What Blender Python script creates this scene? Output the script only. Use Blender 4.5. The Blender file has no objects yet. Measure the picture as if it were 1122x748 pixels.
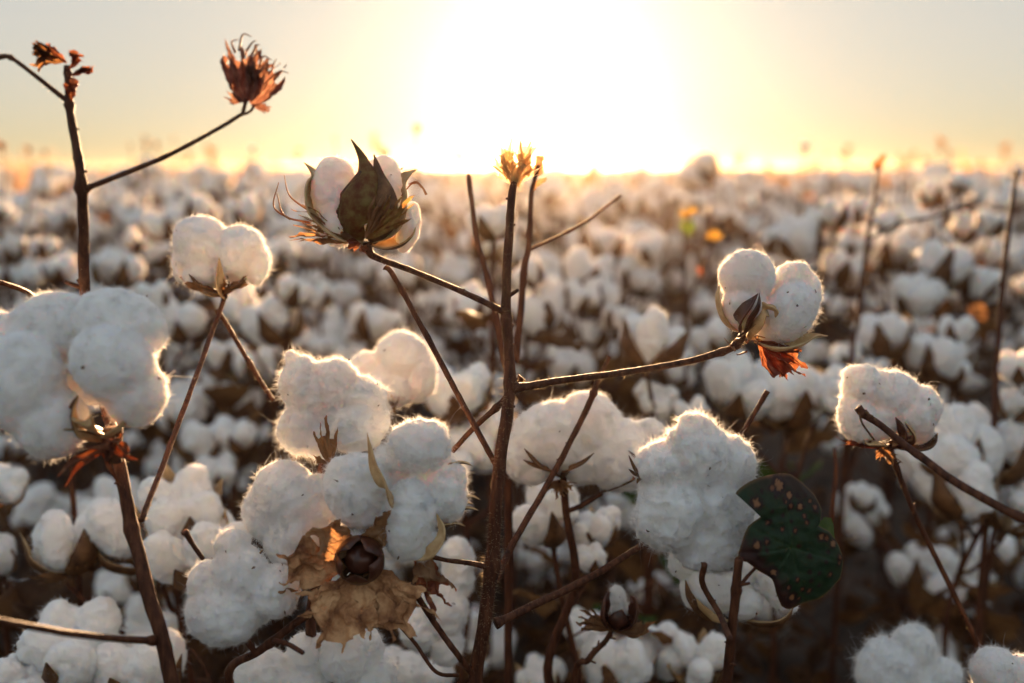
import bpy, math, random
import numpy as np
from mathutils import Vector, Matrix, Euler

random.seed(7)
RNG = np.random.default_rng(7)
scene = bpy.context.scene
COL = scene.collection

# ------------------------------------------------------------------ camera frame
H = 0.90
HAZE = .0013
FPX = 1122 * 35.0 / 36.0
PITCH = math.atan(191 / FPX)
CAM = np.array([0.0, 0.0, H])
FWD = np.array([0.0, math.cos(PITCH), -math.sin(PITCH)])
RGT = np.array([1.0, 0.0, 0.0])
UPV = np.array([0.0, math.sin(PITCH), math.cos(PITCH)])
BASIS = np.stack([RGT, UPV, FWD])            # rows: right, up, forward


def W(px, py, d):
    """point of the field that the photograph shows at (px, py), at distance d"""
    return CAM + d * FWD + (px - 561) / FPX * d * RGT + (374 - py) / FPX * d * UPV


def nrm(v):
    v = np.asarray(v, float)
    return v / (np.linalg.norm(v, axis=-1, keepdims=True) + 1e-12)


# ------------------------------------------------------------------ noise
_perm = np.random.default_rng(3).permutation(256)
_perm = np.concatenate([_perm, _perm, _perm])
_grad = nrm(np.random.default_rng(4).normal(size=(256, 3)))


def pnoise(p, freq=1.0, off=0.0):
    p = np.asarray(p, float) * freq + off
    i = np.floor(p).astype(int)
    f = p - i
    u = f * f * f * (f * (f * 6 - 15) + 10)
    i &= 255
    out = 0
    for dx in (0, 1):
        wx = u[:, 0] if dx else 1 - u[:, 0]
        for dy in (0, 1):
            wy = u[:, 1] if dy else 1 - u[:, 1]
            for dz in (0, 1):
                wz = u[:, 2] if dz else 1 - u[:, 2]
                h = _perm[_perm[_perm[(i[:, 0] + dx) & 255] + ((i[:, 1] + dy) & 255)] + ((i[:, 2] + dz) & 255)]
                g = _grad[h]
                dot = g[:, 0] * (f[:, 0] - dx) + g[:, 1] * (f[:, 1] - dy) + g[:, 2] * (f[:, 2] - dz)
                out = out + wx * wy * wz * dot
    return out


def nvec(p, freq, off=0.0):
    return np.stack([pnoise(p, freq, off + 11.3), pnoise(p, freq, off + 47.7), pnoise(p, freq, off + 83.1)], 1)


# ------------------------------------------------------------------ mesh building
class MB:
    def __init__(self):
        self.v = []; self.f = []; self.m = []; self.n = 0; self.g = []

    def mark(self):
        self.g.append(len(self.f))

    def add(self, v, f, mat=0):
        v = np.asarray(v, float).reshape(-1, 3); f = np.asarray(f, int)
        if f.shape[1] == 3:
            f = np.concatenate([f, np.full((len(f), 1), -1)], 1)
            f[:, 3] = -1 - self.n
        self.v.append(v); self.f.append(f + self.n)
        self.m.append(np.full(len(f), mat)); self.n += len(v)
        return self

    def addmb(self, other, M=None, off=None):
        v = np.concatenate(other.v); f = np.concatenate(other.f).copy(); m = np.concatenate(other.m)
        if M is not None: v = v @ np.asarray(M).T
        if off is not None: v = v + off
        g = f + self.n; g[f < 0] = -1
        self.v.append(v); self.f.append(g); self.m.append(m); self.n += len(v)

    def mesh(self, name, mats):
        V = np.concatenate(self.v); Fc = np.concatenate(self.f); M = np.concatenate(self.m)
        me = bpy.data.meshes.new(name)
        quad = Fc[:, 3] >= 0
        tot = np.where(quad, 4, 3)
        loops = Fc.reshape(-1)[(np.arange(4)[None, :] < tot[:, None]).reshape(-1)]
        me.vertices.add(len(V)); me.vertices.foreach_set('co', V.astype(np.float32).ravel())
        me.loops.add(len(loops)); me.loops.foreach_set('vertex_index', loops.astype(np.int32))
        start = np.concatenate([[0], np.cumsum(tot)[:-1]])
        me.polygons.add(len(Fc)); me.polygons.foreach_set('loop_start', start.astype(np.int32))
        me.polygons.foreach_set('material_index', M.astype(np.int32))
        me.polygons.foreach_set('use_smooth', np.ones(len(Fc), bool))
        me.update(calc_edges=True)
        for m in mats: me.materials.append(m)
        return me


def newobj(name, data, parent=None, loc=None, rot=None, scale=None):
    o = bpy.data.objects.new(name, data)
    COL.objects.link(o)
    if parent is not None: o.parent = parent
    if loc is not None: o.location = tuple(loc)
    if rot is not None: o.rotation_euler = rot
    if scale is not None: o.scale = (scale,) * 3
    return o


def thing(name, label, cat, loc, group=None):
    o = newobj(name, None, loc=loc)
    o.empty_display_size = 0.05
    o['label'] = label; o['category'] = cat
    if group: o['group'] = group
    return o


_ico = {}


def ico(sub):
    if sub not in _ico:
        import bmesh
        bm = bmesh.new(); bmesh.ops.create_icosphere(bm, subdivisions=sub, radius=1)
        bm.verts.ensure_lookup_table()
        v = np.array([x.co[:] for x in bm.verts]); f = np.array([[q.index for q in p.verts] for p in bm.faces])
        bm.free(); _ico[sub] = (v, f)
    return _ico[sub]


def fuse(ells, voxel, smooth=3):
    """ellipsoids (c, radii, R) melted into one closed skin; returns verts, quads"""
    mb = MB(); v, f = ico(4)
    for c, r, R in ells:
        mb.add((v * r) @ np.asarray(R).T + c, f)
    me = mb.mesh('melt', [])
    o = bpy.data.objects.new('melt', me); COL.objects.link(o)
    m = o.modifiers.new('r', 'REMESH'); m.mode = 'VOXEL'; m.voxel_size = voxel
    if smooth:
        s = o.modifiers.new('s', 'SMOOTH'); s.factor = 0.5; s.iterations = smooth
    dg = bpy.context.evaluated_depsgraph_get()
    ev = o.evaluated_get(dg); em = ev.to_mesh()
    n = len(em.vertices); V = np.empty(n * 3, np.float32); em.vertices.foreach_get('co', V)
    L = np.empty(len(em.loops), np.int32); em.loops.foreach_get('vertex_index', L)
    T = np.empty(len(em.polygons), np.int32); em.polygons.foreach_get('loop_total', T)
    V = V.reshape(-1, 3).astype(float)
    if (T == 4).all(): Fq = L.reshape(-1, 4)
    else:
        st = np.cumsum(T) - T; ok = T == 4
        Fq = L[(st[ok][:, None] + np.arange(4)[None])]
    ev.to_mesh_clear(); bpy.data.objects.remove(o); bpy.data.meshes.remove(me)
    return V, Fq


def vnormals(V, Fq):
    fn = np.cross(V[Fq[:, 2]] - V[Fq[:, 0]], V[Fq[:, 3 if Fq.shape[1] > 3 else 1]] - V[Fq[:, 1 if Fq.shape[1] > 3 else 0]])
    N = np.zeros_like(V)
    for k in range(Fq.shape[1]):
        for a in range(3):
            N[:, a] += np.bincount(Fq[:, k], fn[:, a], len(V))
    return nrm(N)


def fibres(V, Fq, N, n, lmin, lmax, width, rng, segs=3, out=0.55, swirl=0.8, curl=0.6):
    a = V[Fq[:, 0]]; b = V[Fq[:, 1]]; c = V[Fq[:, 2]]; d = V[Fq[:, 3]]
    area = np.linalg.norm(np.cross(c - a, d - b), axis=1)
    idx = rng.choice(len(Fq), n, p=area / area.sum())
    s = rng.random((n, 1)); t = rng.random((n, 1))
    P = (a[idx] * (1 - s) + b[idx] * s) * (1 - t) + (d[idx] * (1 - s) + c[idx] * s) * t
    Nn = nrm(N[Fq[idx, 0]] + N[Fq[idx, 2]])
    L = lmin + (lmax - lmin) * rng.random((n, 1)) ** 2
    sc = max(np.ptp(V, axis=0)) + 1e-9
    tuft = nvec(P, 26.0 / sc, 9.0)
    D = Nn * out + nvec(P, 7.0 / sc, 5.0) * swirl * 1.4 + tuft * swirl * 2.6 + rng.normal(size=(n, 3)) * 0.28
    L = L * np.clip(0.75 + 2.6 * pnoise(P, 16.0 / sc, 2.0), 0.3, 2.6)[:, None]
    D = nrm(D)
    wd = nrm(np.cross(D, rng.normal(size=(n, 3))))
    bend = nrm(rng.normal(size=(n, 3))) * curl
    pts = [P - Nn * L * 0.12]
    cur = P
    for k in range(segs):
        cur = cur + D * (L / segs)
        pts.append(cur)
        D = nrm(D + bend * 0.8 + rng.normal(size=(n, 3)) * 0.25)
    rows = []
    for k, p in enumerate(pts):
        w = width * (1 - 0.75 * k / segs) * 0.5
        rows += [p - wd * w, p + wd * w]
    K = len(rows)
    VV = np.stack(rows, 1).reshape(-1, 3)
    base = (np.arange(n) * K)[:, None]
    fs = [base + np.array([[2 * k, 2 * k + 1, 2 * k + 3, 2 * k + 2]]) for k in range(segs)]
    return VV, np.concatenate(fs)


# ------------------------------------------------------------------ materials
def new_mat(name):
    m = bpy.data.materials.new(name); m.use_nodes = True
    nt = m.node_tree; nt.nodes.clear()
    out = nt.nodes.new('ShaderNodeOutputMaterial')
    return m, nt, out


def ramp(nt, fac, stops):
    r = nt.nodes.new('ShaderNodeValToRGB')
    while len(r.color_ramp.elements) < len(stops): r.color_ramp.elements.new(0.5)
    for e, (p, c) in zip(r.color_ramp.elements, stops):
        e.position = p; e.color = (*c, 1)
    nt.links.new(fac, r.inputs[0]); return r.outputs[0]


STRETCH = {}


def noise(nt, scale, detail=4, coord='Object', rough=0.6):
    tc = nt.nodes.new('ShaderNodeTexCoord'); n = nt.nodes.new('ShaderNodeTexNoise')
    n.inputs['Scale'].default_value = scale; n.inputs['Detail'].default_value = detail
    n.inputs['Roughness'].default_value = rough
    if STRETCH.get('on'):
        mp = nt.nodes.new('ShaderNodeMapping'); mp.inputs['Scale'].default_value = (1, 1, .16)
        nt.links.new(tc.outputs[coord], mp.inputs[0]); nt.links.new(mp.outputs[0], n.inputs['Vector']); return n.outputs['Fac']
    nt.links.new(tc.outputs[coord], n.inputs['Vector']); return n.outputs['Fac']


def bump(nt, fac, strength, dist):
    b = nt.nodes.new('ShaderNodeBump'); b.inputs['Strength'].default_value = strength
    b.inputs['Distance'].default_value = dist; nt.links.new(fac, b.inputs['Height']); return b.outputs[0]


def principled(name, stops, scale, rough=0.7, bmp=None, sss=None, spec=0.3, detail=5):
    m, nt, out = new_mat(name)
    p = nt.nodes.new('ShaderNodeBsdfPrincipled')
    nt.links.new(ramp(nt, noise(nt, scale, detail), stops), p.inputs['Base Color'])
    p.inputs['Roughness'].default_value = rough
    p.inputs['Specular IOR Level'].default_value = spec
    if bmp: nt.links.new(bump(nt, noise(nt, bmp[0], 6), bmp[1], bmp[2]), p.inputs['Normal'])
    if sss:
        p.inputs['Subsurface Weight'].default_value = sss[0]
        p.inputs['Subsurface Radius'].default_value = sss[1]
        p.inputs['Subsurface Scale'].default_value = sss[2]
    nt.links.new(p.outputs[0], out.inputs[0])
    return m


def leafy(name, stops, scale, tstops, trans=0.45, rough=0.6, bmp=(120, 0.6, 0.001), vein=None):
    m, nt, out = new_mat(name)
    p = nt.nodes.new('ShaderNodeBsdfPrincipled'); p.inputs['Roughness'].default_value = rough
    p.inputs['Specular IOR Level'].default_value = 0.25
    t = nt.nodes.new('ShaderNodeBsdfTranslucent'); mx = nt.nodes.new('ShaderNodeMixShader')
    fac = noise(nt, scale, 6)
    nt.links.new(ramp(nt, fac, stops), p.inputs['Base Color'])
    nt.links.new(ramp(nt, fac, tstops), t.inputs['Color'])
    if bmp: nt.links.new(bump(nt, noise(nt, bmp[0], 6), bmp[1], bmp[2]), p.inputs['Normal'])
    mx.inputs[0].default_value = trans
    nt.links.new(p.outputs[0], mx.inputs[1]); nt.links.new(t.outputs[0], mx.inputs[2])
    nt.links.new(mx.outputs[0], out.inputs[0])
    return m


def fibre_mat(name, c, trans):
    m, nt, out = new_mat(name)
    d = nt.nodes.new('ShaderNodeBsdfDiffuse'); t = nt.nodes.new('ShaderNodeBsdfTranslucent'); mx = nt.nodes.new('ShaderNodeMixShader')
    d.inputs['Color'].default_value = (*c, 1); t.inputs['Color'].default_value = (*c, 1)
    mx.inputs[0].default_value = trans
    nt.links.new(d.outputs[0], mx.inputs[1]); nt.links.new(t.outputs[0], mx.inputs[2]); nt.links.new(mx.outputs[0], out.inputs[0])
    return m


LINT = principled('lint', [(0.3, (0.86, 0.845, 0.82)), (0.6, (0.92, 0.91, 0.895))], 60, 0.95,
                  bmp=(420, 0.5, 0.0015), sss=(0.9, (1.0, 0.80, 0.60), 0.013), spec=0.05)
LINTF = fibre_mat('lint_fibre', (0.94, 0.925, 0.90), 0.5)
STRETCH['on'] = True
BARK = principled('bark', [(0.32, (0.038, 0.013, 0.007)), (0.5, (0.085, 0.029, 0.014)), (0.68, (0.145, 0.056, 0.027)), ], 240, 0.62,
                  bmp=(380, 0.6, 0.0014), spec=0.22)
STRETCH['on'] = False
BARKHAIR = fibre_mat('bark_hair', (0.75, 0.58, 0.36), 0.6)
GREENBARK = principled('green_bark', [(0.35, (0.10, 0.045, 0.02)), (0.6, (0.17, 0.14, 0.04))], 60, 0.5, bmp=(380, 0.4, 0.001), spec=0.4)
BUR_OUT = principled('bur_outside', [(0.3, (0.05, 0.02, 0.010)), (0.6, (0.16, 0.075, 0.03)), (0.8, (0.22, 0.12, 0.05))], 110, 0.55,
                     bmp=(300, 0.5, 0.001))
BUR_IN = principled('bur_inside', [(0.35, (0.42, 0.25, 0.11)), (0.7, (0.64, 0.46, 0.25))], 120, 0.45, bmp=(260, 0.3, 0.0008))
BUR_DARK = principled('bur_dark', [(0.3, (0.025, 0.007, 0.005)), (0.7, (0.12, 0.038, 0.02))], 90, 0.35, bmp=(200, 0.3, 0.001), spec=0.5)
BUR_GREEN = leafy('bur_green', [(0.35, (0.10, 0.035, 0.02)), (0.5, (0.17, 0.10, 0.04)), (0.65, (0.25, 0.21, 0.07))], 150,
                  [(0.3, (0.45, 0.16, 0.05)), (0.7, (0.62, 0.42, 0.12))], 0.42)
BRACT = leafy('dry_bract', [(0.3, (0.13, 0.06, 0.03)), (0.5, (0.28, 0.15, 0.075)), (0.72, (0.42, 0.27, 0.15))], 55,
              [(0.3, (0.30, 0.11, 0.04)), (0.7, (0.60, 0.32, 0.13))], 0.35)
BRACT_RED = leafy('red_bract', [(0.3, (0.10, 0.03, 0.02)), (0.55, (0.24, 0.08, 0.05)), (0.72, (0.42, 0.2, 0.12))], 140,
                  [(0.3, (0.25, 0.07, 0.03)), (0.55, (0.45, 0.14, 0.05)), (0.72, (0.70, 0.34, 0.13))], 0.36)
DUSKY_A = leafy('brown_strip', [(0.3, (0.10, 0.04, 0.025)), (0.55, (0.24, 0.10, 0.06)), (0.72, (0.45, 0.25, 0.14))], 120,
                [(0.3, (0.35, 0.12, 0.05)), (0.7, (0.75, 0.38, 0.15))], 0.36)
DRY = leafy('dry_leaf', [(0.3, (0.028, 0.013, 0.007)), (0.55, (0.075, 0.037, 0.018)), (0.75, (0.15, 0.082, 0.038))], 30,
            [(0.3, (0.28, 0.10, 0.035)), (0.7, (0.50, 0.25, 0.09))], 0.34, bmp=(90, 0.8, 0.002))
GREEN = leafy('green_leaf', [(0.3, (0.02, 0.035, 0.012)), (0.6, (0.035, 0.07, 0.018)), (0.8, (0.09, 0.10, 0.02))], 25,
              [(0.3, (0.10, 0.20, 0.02)), (0.7, (0.25, 0.30, 0.04))], 0.35)
YELLOW = leafy('yellow_leaf', [(0.3, (0.26, 0.13, 0.02)), (0.7, (0.38, 0.25, 0.04))], 25,
               [(0.3, (0.45, 0.22, 0.03)), (0.7, (0.6, 0.38, 0.07))], 0.42)


# ------------------------------------------------------------------ generators
def catmull(P, per):
    P = np.asarray(P, float)
    E = np.concatenate([[2 * P[0] - P[1]], P, [2 * P[-1] - P[-2]]])
    out = []
    for i in range(1, len(E) - 2):
        for k in range(per):
            t = k / per
            out.append(0.5 * ((2 * E[i]) + (-E[i - 1] + E[i + 1]) * t + (2 * E[i - 1] - 5 * E[i] + 4 * E[i + 1] - E[i + 2]) * t * t
                              + (-E[i - 1] + 3 * E[i] - 3 * E[i + 1] + E[i + 2]) * t ** 3))
    out.append(E[-2])
    return np.array(out)


def tube(mb, pts, r0, r1=None, mat=0, per=8, ns=10, nodes=(), rough=0.06, radii=None):
    mb.mark()
    C = catmull(pts, per); n = len(C)
    if radii is not None:
        rad = np.interp(np.linspace(0, 1, n), np.linspace(0, 1, len(radii)), radii)
    else:
        rad = np.linspace(r0, r1 if r1 is not None else r0, n)
    t = np.linspace(0, 1, n)
    for (tn, amt, wdt) in nodes: rad = rad * (1 + amt * np.exp(-((t - tn) / wdt) ** 2))
    C = C + nvec(C, 40, 3.0) * rad[:, None] * 0.3
    T = nrm(np.gradient(C, axis=0))
    ref = np.array([0.31, 0.2, 0.93]) if abs(T[0][2]) < 0.9 else np.array([1.0, 0.1, 0.0])
    X = nrm(np.cross(T[0], ref)); rows = []
    ang = np.arange(ns) / ns * 2 * math.pi
    for i in range(n):
        X = nrm(X - T[i] * np.dot(X, T[i])); Y = np.cross(T[i], X)
        ring = C[i] + rad[i] * (np.cos(ang)[:, None] * X + np.sin(ang)[:, None] * Y)
        rows.append(ring)
    V = np.concatenate(rows)
    if rough:
        cc = np.repeat(C, ns, 0)
        V = cc + (V - cc) * (1 + rough * 3 * pnoise(V, 1.2 / max(rad.max(), 1e-4) * 0.5)[:, None])
    F = []
    i = np.arange(n - 1)[:, None] * ns; j = np.arange(ns)[None]
    F = np.stack([(i + j), (i + (j + 1) % ns), (i + ns + (j + 1) % ns), (i + ns + j)], -1).reshape(-1, 4)
    V = np.concatenate([V, [C[0], C[-1]]])
    k = n * ns
    cap = [[k, (q + 1) % ns, q] for q in range(ns)] + [[k + 1, (n - 1) * ns + q, (n - 1) * ns + (q + 1) % ns] for q in range(ns)]
    base = mb.n
    mb.add(V, F, mat)
    fc = np.array(cap); fc = np.concatenate([fc + base, np.full((len(fc), 1), -1)], 1)
    mb.f.append(fc); mb.m.append(np.full(len(fc), mat))
    return V[:-2], F


def tube_hairs(mb, V, F, n, l0, l1, w, mat, seed=1):
    rng = np.random.default_rng(seed)
    N = vnormals(V, F)
    fv, ff = fibres(V, F, N, n, l0, l1, w, rng, segs=2, out=1.3, swirl=0.2, curl=0.15)
    mb.add(fv, ff, mat)


def blade(mb, pts, widths, hint, cup=0.4, thick=0.0009, mat_in=0, mat_out=1, crumple=0.0, nl=18, nw=9, seed=0, lens=True):
    """curved pointed valve or dry strip: a real shell, inner face towards hint"""
    mb.mark()
    P = catmull(pts, max(2, int(nl / (len(pts) - 1)))); n = len(P)
    t = np.linspace(0, 1, n)
    w = np.interp(t, np.linspace(0, 1, len(widths)), widths) * 0.5
    T = nrm(np.gradient(P, axis=0)); hint = np.asarray(hint, float)
    S = nrm(np.cross(T, hint)); Nn = np.cross(S, T)
    Nn = Nn * np.sign((Nn * hint).sum(1, keepdims=True) + 1e-9)
    u = np.linspace(-1, 1, nw)
    V = P[:, None] + S[:, None] * (u[None, :, None] * w[:, None, None]) + Nn[:, None] * (cup * (u[None, :, None] ** 2) * w[:, None, None])
    V = V.reshape(-1, 3)
    if crumple: V = V + nvec(V, 110, seed * 3.1) * crumple
    I = np.arange(n - 1)[:, None] * nw + np.arange(nw - 1)[None]
    F = np.stack([I, I + 1, I + nw + 1, I + nw], -1).reshape(-1, 4)
    NN = vnormals(V, F)
    hh = np.repeat(Nn, nw, 0)
    if (NN * hh).sum() < 0: NN = -NN; F = F[:, ::-1]
    th = np.repeat(np.clip(np.minimum(t, 1 - t) * 6, 0.15, 1), nw)[:, None] * thick
    mb.add(V + NN * th * 0.5, F, mat_in)
    base = mb.n; m = len(V)
    mb.add(V - NN * th * 0.5, F[:, ::-1], mat_out)
    # rim
    loop = list(range(nw)) + [nw * k + nw - 1 for k in range(1, n)] + [nw * (n - 1) + q for q in range(nw - 2, -1, -1)] + [nw * k for k in range(n - 2, 0, -1)]
    loop = np.array(loop); nxt = np.roll(loop, -1)
    rim = np.stack([loop + base - m, loop + base, nxt + base, nxt + base - m], 1)
    mb.f.append(rim); mb.m.append(np.full(len(rim), mat_in))


def fan(mb, base, direc, normal, L, spread, teeth=7, tooth=0.5, cup=0.3, crumple=0.003, curl=0.3, mat=0, seed=0, nu=64, nr=14, pleat=0.0015, narrow=1.0, conv=0.0):
    """toothed dry bract or ragged leaf: a fan of tissue with long points, folded and crumpled"""
    mb.mark()
    rng = np.random.default_rng(seed + 100)
    D = nrm(direc); N = nrm(np.asarray(normal, float) - D * np.dot(normal, D)); S = np.cross(D, N)
    u = np.linspace(-1, 1, nu)
    tl = rng.uniform(0.45, 1.2, teeth + 1)
    edges = np.concatenate([[0], np.cumsum(rng.uniform(.55, 1.5, teeth))]); edges = edges / edges[-1]
    uu = (u + 1) / 2
    k = np.clip(np.searchsorted(edges, uu, side='right') - 1, 0, teeth - 1)
    fr = (uu - edges[k]) / (edges[k + 1] - edges[k])
    tri = np.clip(1 - np.abs(fr - 0.5) * 2, 0, 1) ** 1.25 * tl[k]
    env = (1 - 0.38 * np.abs(u) ** 2)
    R = L * env * ((1 - tooth) + tooth * tri)
    r = np.linspace(0.0, 1, nr)
    ang = u * spread
    # the points lean towards their own axis so that they read as fingers
    cen = ((edges[k] + edges[k + 1]) - 1) * spread
    a2 = ang[None] + (cen - ang)[None] * (np.clip(r - 0.6, 0, 1)[:, None] * 1.2) * narrow
    a2 = a2 * (1 - conv * r[:, None] ** 1.3)
    rr = r[:, None] * R[None]
    q = rr / L
    x = np.sin(a2) * rr; y = np.cos(a2) * rr
    z = cup * L * (np.abs(np.sin(a2)) ** 1.6) * q + curl * L * q ** 2 * (0.6 + 0.8 * tl[k][None]) + pleat * (np.sin(u[None] * teeth * 2.1 + seed + q * 2) + .5 * np.sin(u[None] * teeth * 5.3 + seed)) * q * 2
    V = np.asarray(base) + x[..., None] * S + y[..., None] * D + z[..., None] * N
    V = V.reshape(-1, 3)
    V = V + (nvec(V, 75, seed * 1.7) + 0.55 * nvec(V, 190, seed * 2.9) + .25 * nvec(V, 420, seed * .9)) * crumple * 1.3 * np.clip(q.reshape(-1, 1) * 2, 0, 1)
    I = np.arange(nr - 1)[:, None] * nu + np.arange(nu - 1)[None]
    F = np.stack([I, I + 1, I + nu + 1, I + nu], -1).reshape(-1, 4)
    mb.add(V, F, mat)


def leaf_sheet(mb, base, direc, normal, L, Wd, mat=0, seed=0, crumple=0.006, curl=0.3, fold=0.4, n=14):
    """lobed cotton leaf, dry ones curled up"""
    mb.mark()
    D = nrm(direc); N = nrm(np.asarray(normal, float) - D * np.dot(normal, D)); S = np.cross(D, N)
    u = np.linspace(-1, 1, n * 2 + 1); t = np.linspace(0, 1, n)
    prof = np.sin(np.clip(t, 0, 1) ** 0.6 * math.pi) ** 0.7 * (1 + 0.25 * np.sin(t * 9 + seed))
    x = u[None] * prof[:, None] * Wd * 0.5
    y = t[:, None] * L + 0 * x - 0.25 * L * np.abs(u[None]) * (1 - t[:, None])
    z = fold * np.abs(x) + curl * L * (t[:, None] - 0.3) ** 2 + 0 * x
    V = (np.asarray(base) + x[..., None] * S + y[..., None] * D + z[..., None] * N).reshape(-1, 3)
    V = V + nvec(V, 1.6 / L, seed * 1.3) * crumple * 2 + nvec(V, 5 / L, seed * 2.3) * crumple
    w = len(u)
    I = np.arange(n - 1)[:, None] * w + np.arange(w - 1)[None]
    F = np.stack([I, I + 1, I + w + 1, I + w], -1).reshape(-1, 4)
    mb.add(V, F, mat)


def rotz(a):
    c, s = math.cos(a), math.sin(a); return np.array([[c, -s, 0], [s, c, 0], [0, 0, 1.0]])


def rot_axis(axis, a):
    return np.array(Matrix.Rotation(a, 3, Vector(axis)))


# ---- lint made of lobes
def lint_mb(ells, voxel, amp, nf, fl, fw, seed, longf=0, smooth=3, segs=3):
    V, F = fuse(ells, voxel, smooth)
    size = max(np.ptp(V, axis=0))
    N = vnormals(V, F)
    k = 1.0 / size
    Vw = V + nvec(V, 9 * k, seed) * size * .05
    dsp = (pnoise(V, 4.2 * k, seed) * .9 + (0.32 - np.abs(pnoise(Vw, 8 * k, seed * 2)) * 2.0) * 0.50 + pnoise(Vw, 22 * k, seed) * 0.34 + pnoise(Vw, 38 * k, seed + 3) * .20 + pnoise(V, 70 * k, seed) * 0.12) * amp * size
    V = V + N * dsp[:, None]
    N = vnormals(V, F)
    rng = np.random.default_rng(seed)
    mb = MB(); mb.add(V, F, 0)
    if nf:
        fv, ff = fibres(V, F, N, nf, fl * 0.5, fl * 1.5, fw, rng, segs=segs)
        mb.add(fv, ff, 1)
    if longf:
        fv, ff = fibres(V, F, N, longf, fl * 1.4, fl * 4.2, fw * 0.75, rng, segs=5, out=0.7, curl=0.9)
        mb.add(fv, ff, 1)
    return mb


def generic_boll(seed, R=0.04, voxel=0.0024, nf=4500, fw=0.00032):
    """boll with its axis up; attaches at (0,0,-R*0.86). returns lint mb, bur mb"""
    rng = np.random.default_rng(seed)
    n = rng.choice([4, 4, 5, 3]); ells = []
    a0 = rng.random() * 6
    for k in range(n):
        a = a0 + k / n * 2 * math.pi + rng.normal() * 0.15
        Rz = rotz(a); tilt = rot_axis((0, 1, 0), rng.uniform(0.2, 0.6))
        s = rng.uniform(0.85, 1.12)
        c = Rz @ np.array([R * rng.uniform(.46, .56), 0, R * rng.uniform(-0.25, 0.2)])
        ells.append((c, np.array([0.44, 0.42, rng.uniform(.56, .78)]) * R * s, Rz @ tilt))
        for q in range(2):
            cc = c + nrm(rng.normal(size=3)) * R * 0.30
            ells.append((cc, np.array([0.27, 0.27, 0.30]) * R * rng.uniform(.8, 1.15), np.eye(3)))
    lint = lint_mb(ells, voxel, 0.065, nf, 0.0032, fw, seed, longf=nf // 14, smooth=2, segs=2)
    bur = MB(); b = np.array([0, 0, -R * 0.86])
    for k in range(n):
        a = a0 + (k + 0.5) / n * 2 * math.pi
        o = rotz(a) @ np.array([1.0, 0, 0])
        up = np.array([0, 0, 1.0]); L = R * rng.uniform(0.95, 1.25)
        pts = [b, b + o * R * 0.42 + up * R * 0.02, b + o * R * 0.84 + up * R * 0.36, b + o * R * 0.93 + up * R * 0.78, b + o * R * 1.0 + up * L * 1.02]
        blade(bur, pts, [R * 0.3, R * 0.62, R * 0.66, R * 0.34, R * 0.03], up - o * 0.8, cup=0.45, mat_in=0, mat_out=1, seed=seed + k, nl=12, nw=7)
    for k in range(3):
        a = a0 + 1.0 + k * 2.1
        o = rotz(a) @ np.array([1.0, 0, 0])
        fan(bur, b, o + np.array([0, 0, rng.uniform(-0.35, 0.5)]), np.array([0, 0, 1.0]) - o * 0.2, R * rng.uniform(.7, 1.1), 0.8, teeth=6, tooth=0.55,
            mat=2, seed=seed * 5 + k, nu=30, nr=7, crumple=0.004)
    tube(bur, [b - np.array([0, 0, R * 0.25]), b + np.array([0, 0, R * 0.1])], R * 0.08, R * 0.13, mat=1, per=2, ns=8)
    return lint, bur


BURMATS = [BUR_IN, BUR_OUT, BRACT]
GEN = []
for s in range(9):
    l, b = generic_boll(20 + s)
    GEN.append((l.mesh('boll', [LINT, LINTF]), b.mesh('bur', BURMATS)))
LOWB = []
for s in range(5):
    l, b = generic_boll(60 + s, voxel=0.0052, nf=500, fw=0.0006)
    LOWB.append((l, b))
ALLM = [LINT, LINTF, BUR_IN, BUR_OUT, BRACT, BARK, DRY, GREEN]


def axis_rot(up, spin):
    z = Vector(up).normalized()
    q = Vector((0, 0, 1)).rotation_difference(z)
    return (q.to_matrix() @ Matrix.Rotation(spin, 3, 'Z'))


def put_boll(parent, rel, R, up, spin, variant):
    M = axis_rot(up, spin)
    g = GEN[variant % len(GEN)]
    o = newobj('boll', g[0], parent, rel, M.to_euler(), R / 0.04)
    newobj('bur', g[1], o)
    return M


def skeleton(rng, bolls, rel=True):
    """bolls: list of (pos local, R, up). returns stem points and branch point lists"""
    top = max(b[0][2] for b in bolls)
    cx = np.mean([b[0][0] for b in bolls]); cy = np.mean([b[0][1] for b in bolls])
    topb = max(bolls, key=lambda b: b[0][2])
    tp = topb[0] - np.asarray(topb[2]) * topb[1] * 0.9
    stem = [np.array([0, 0, -0.02]), np.array([cx * 0.2 + rng.normal() * 0.008, cy * 0.2, top * 0.3]),
            np.array([cx * 0.55 + rng.normal() * 0.01, cy * 0.55, top * 0.65]), (np.array([cx, cy, top * 0.85]) * 0.4 + tp * 0.6) * [1, 1, 0] + [0, 0, min(top * 0.86, tp[2] - 0.03)], tp]
    sc = catmull(stem, 8)
    br = []
    for (p, R, up) in bolls:
        if p is topb[0]: continue
        e = p - np.asarray(up) * R * 0.92
        zt = max(0.08, e[2] - 0.04 - 0.5 * np.linalg.norm(e[:2] - sc[-1][:2]))
        i = int(np.argmin(abs(sc[:, 2] - zt)))
        s = sc[i]
        mid = (s + e) / 2 + np.array([0, 0, -0.012]) + rng.normal(size=3) * 0.006
        br.append([s, s * 0.6 + mid * 0.4, mid, e - np.asarray(up) * R * 0.25, e])
    return stem, br


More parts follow.
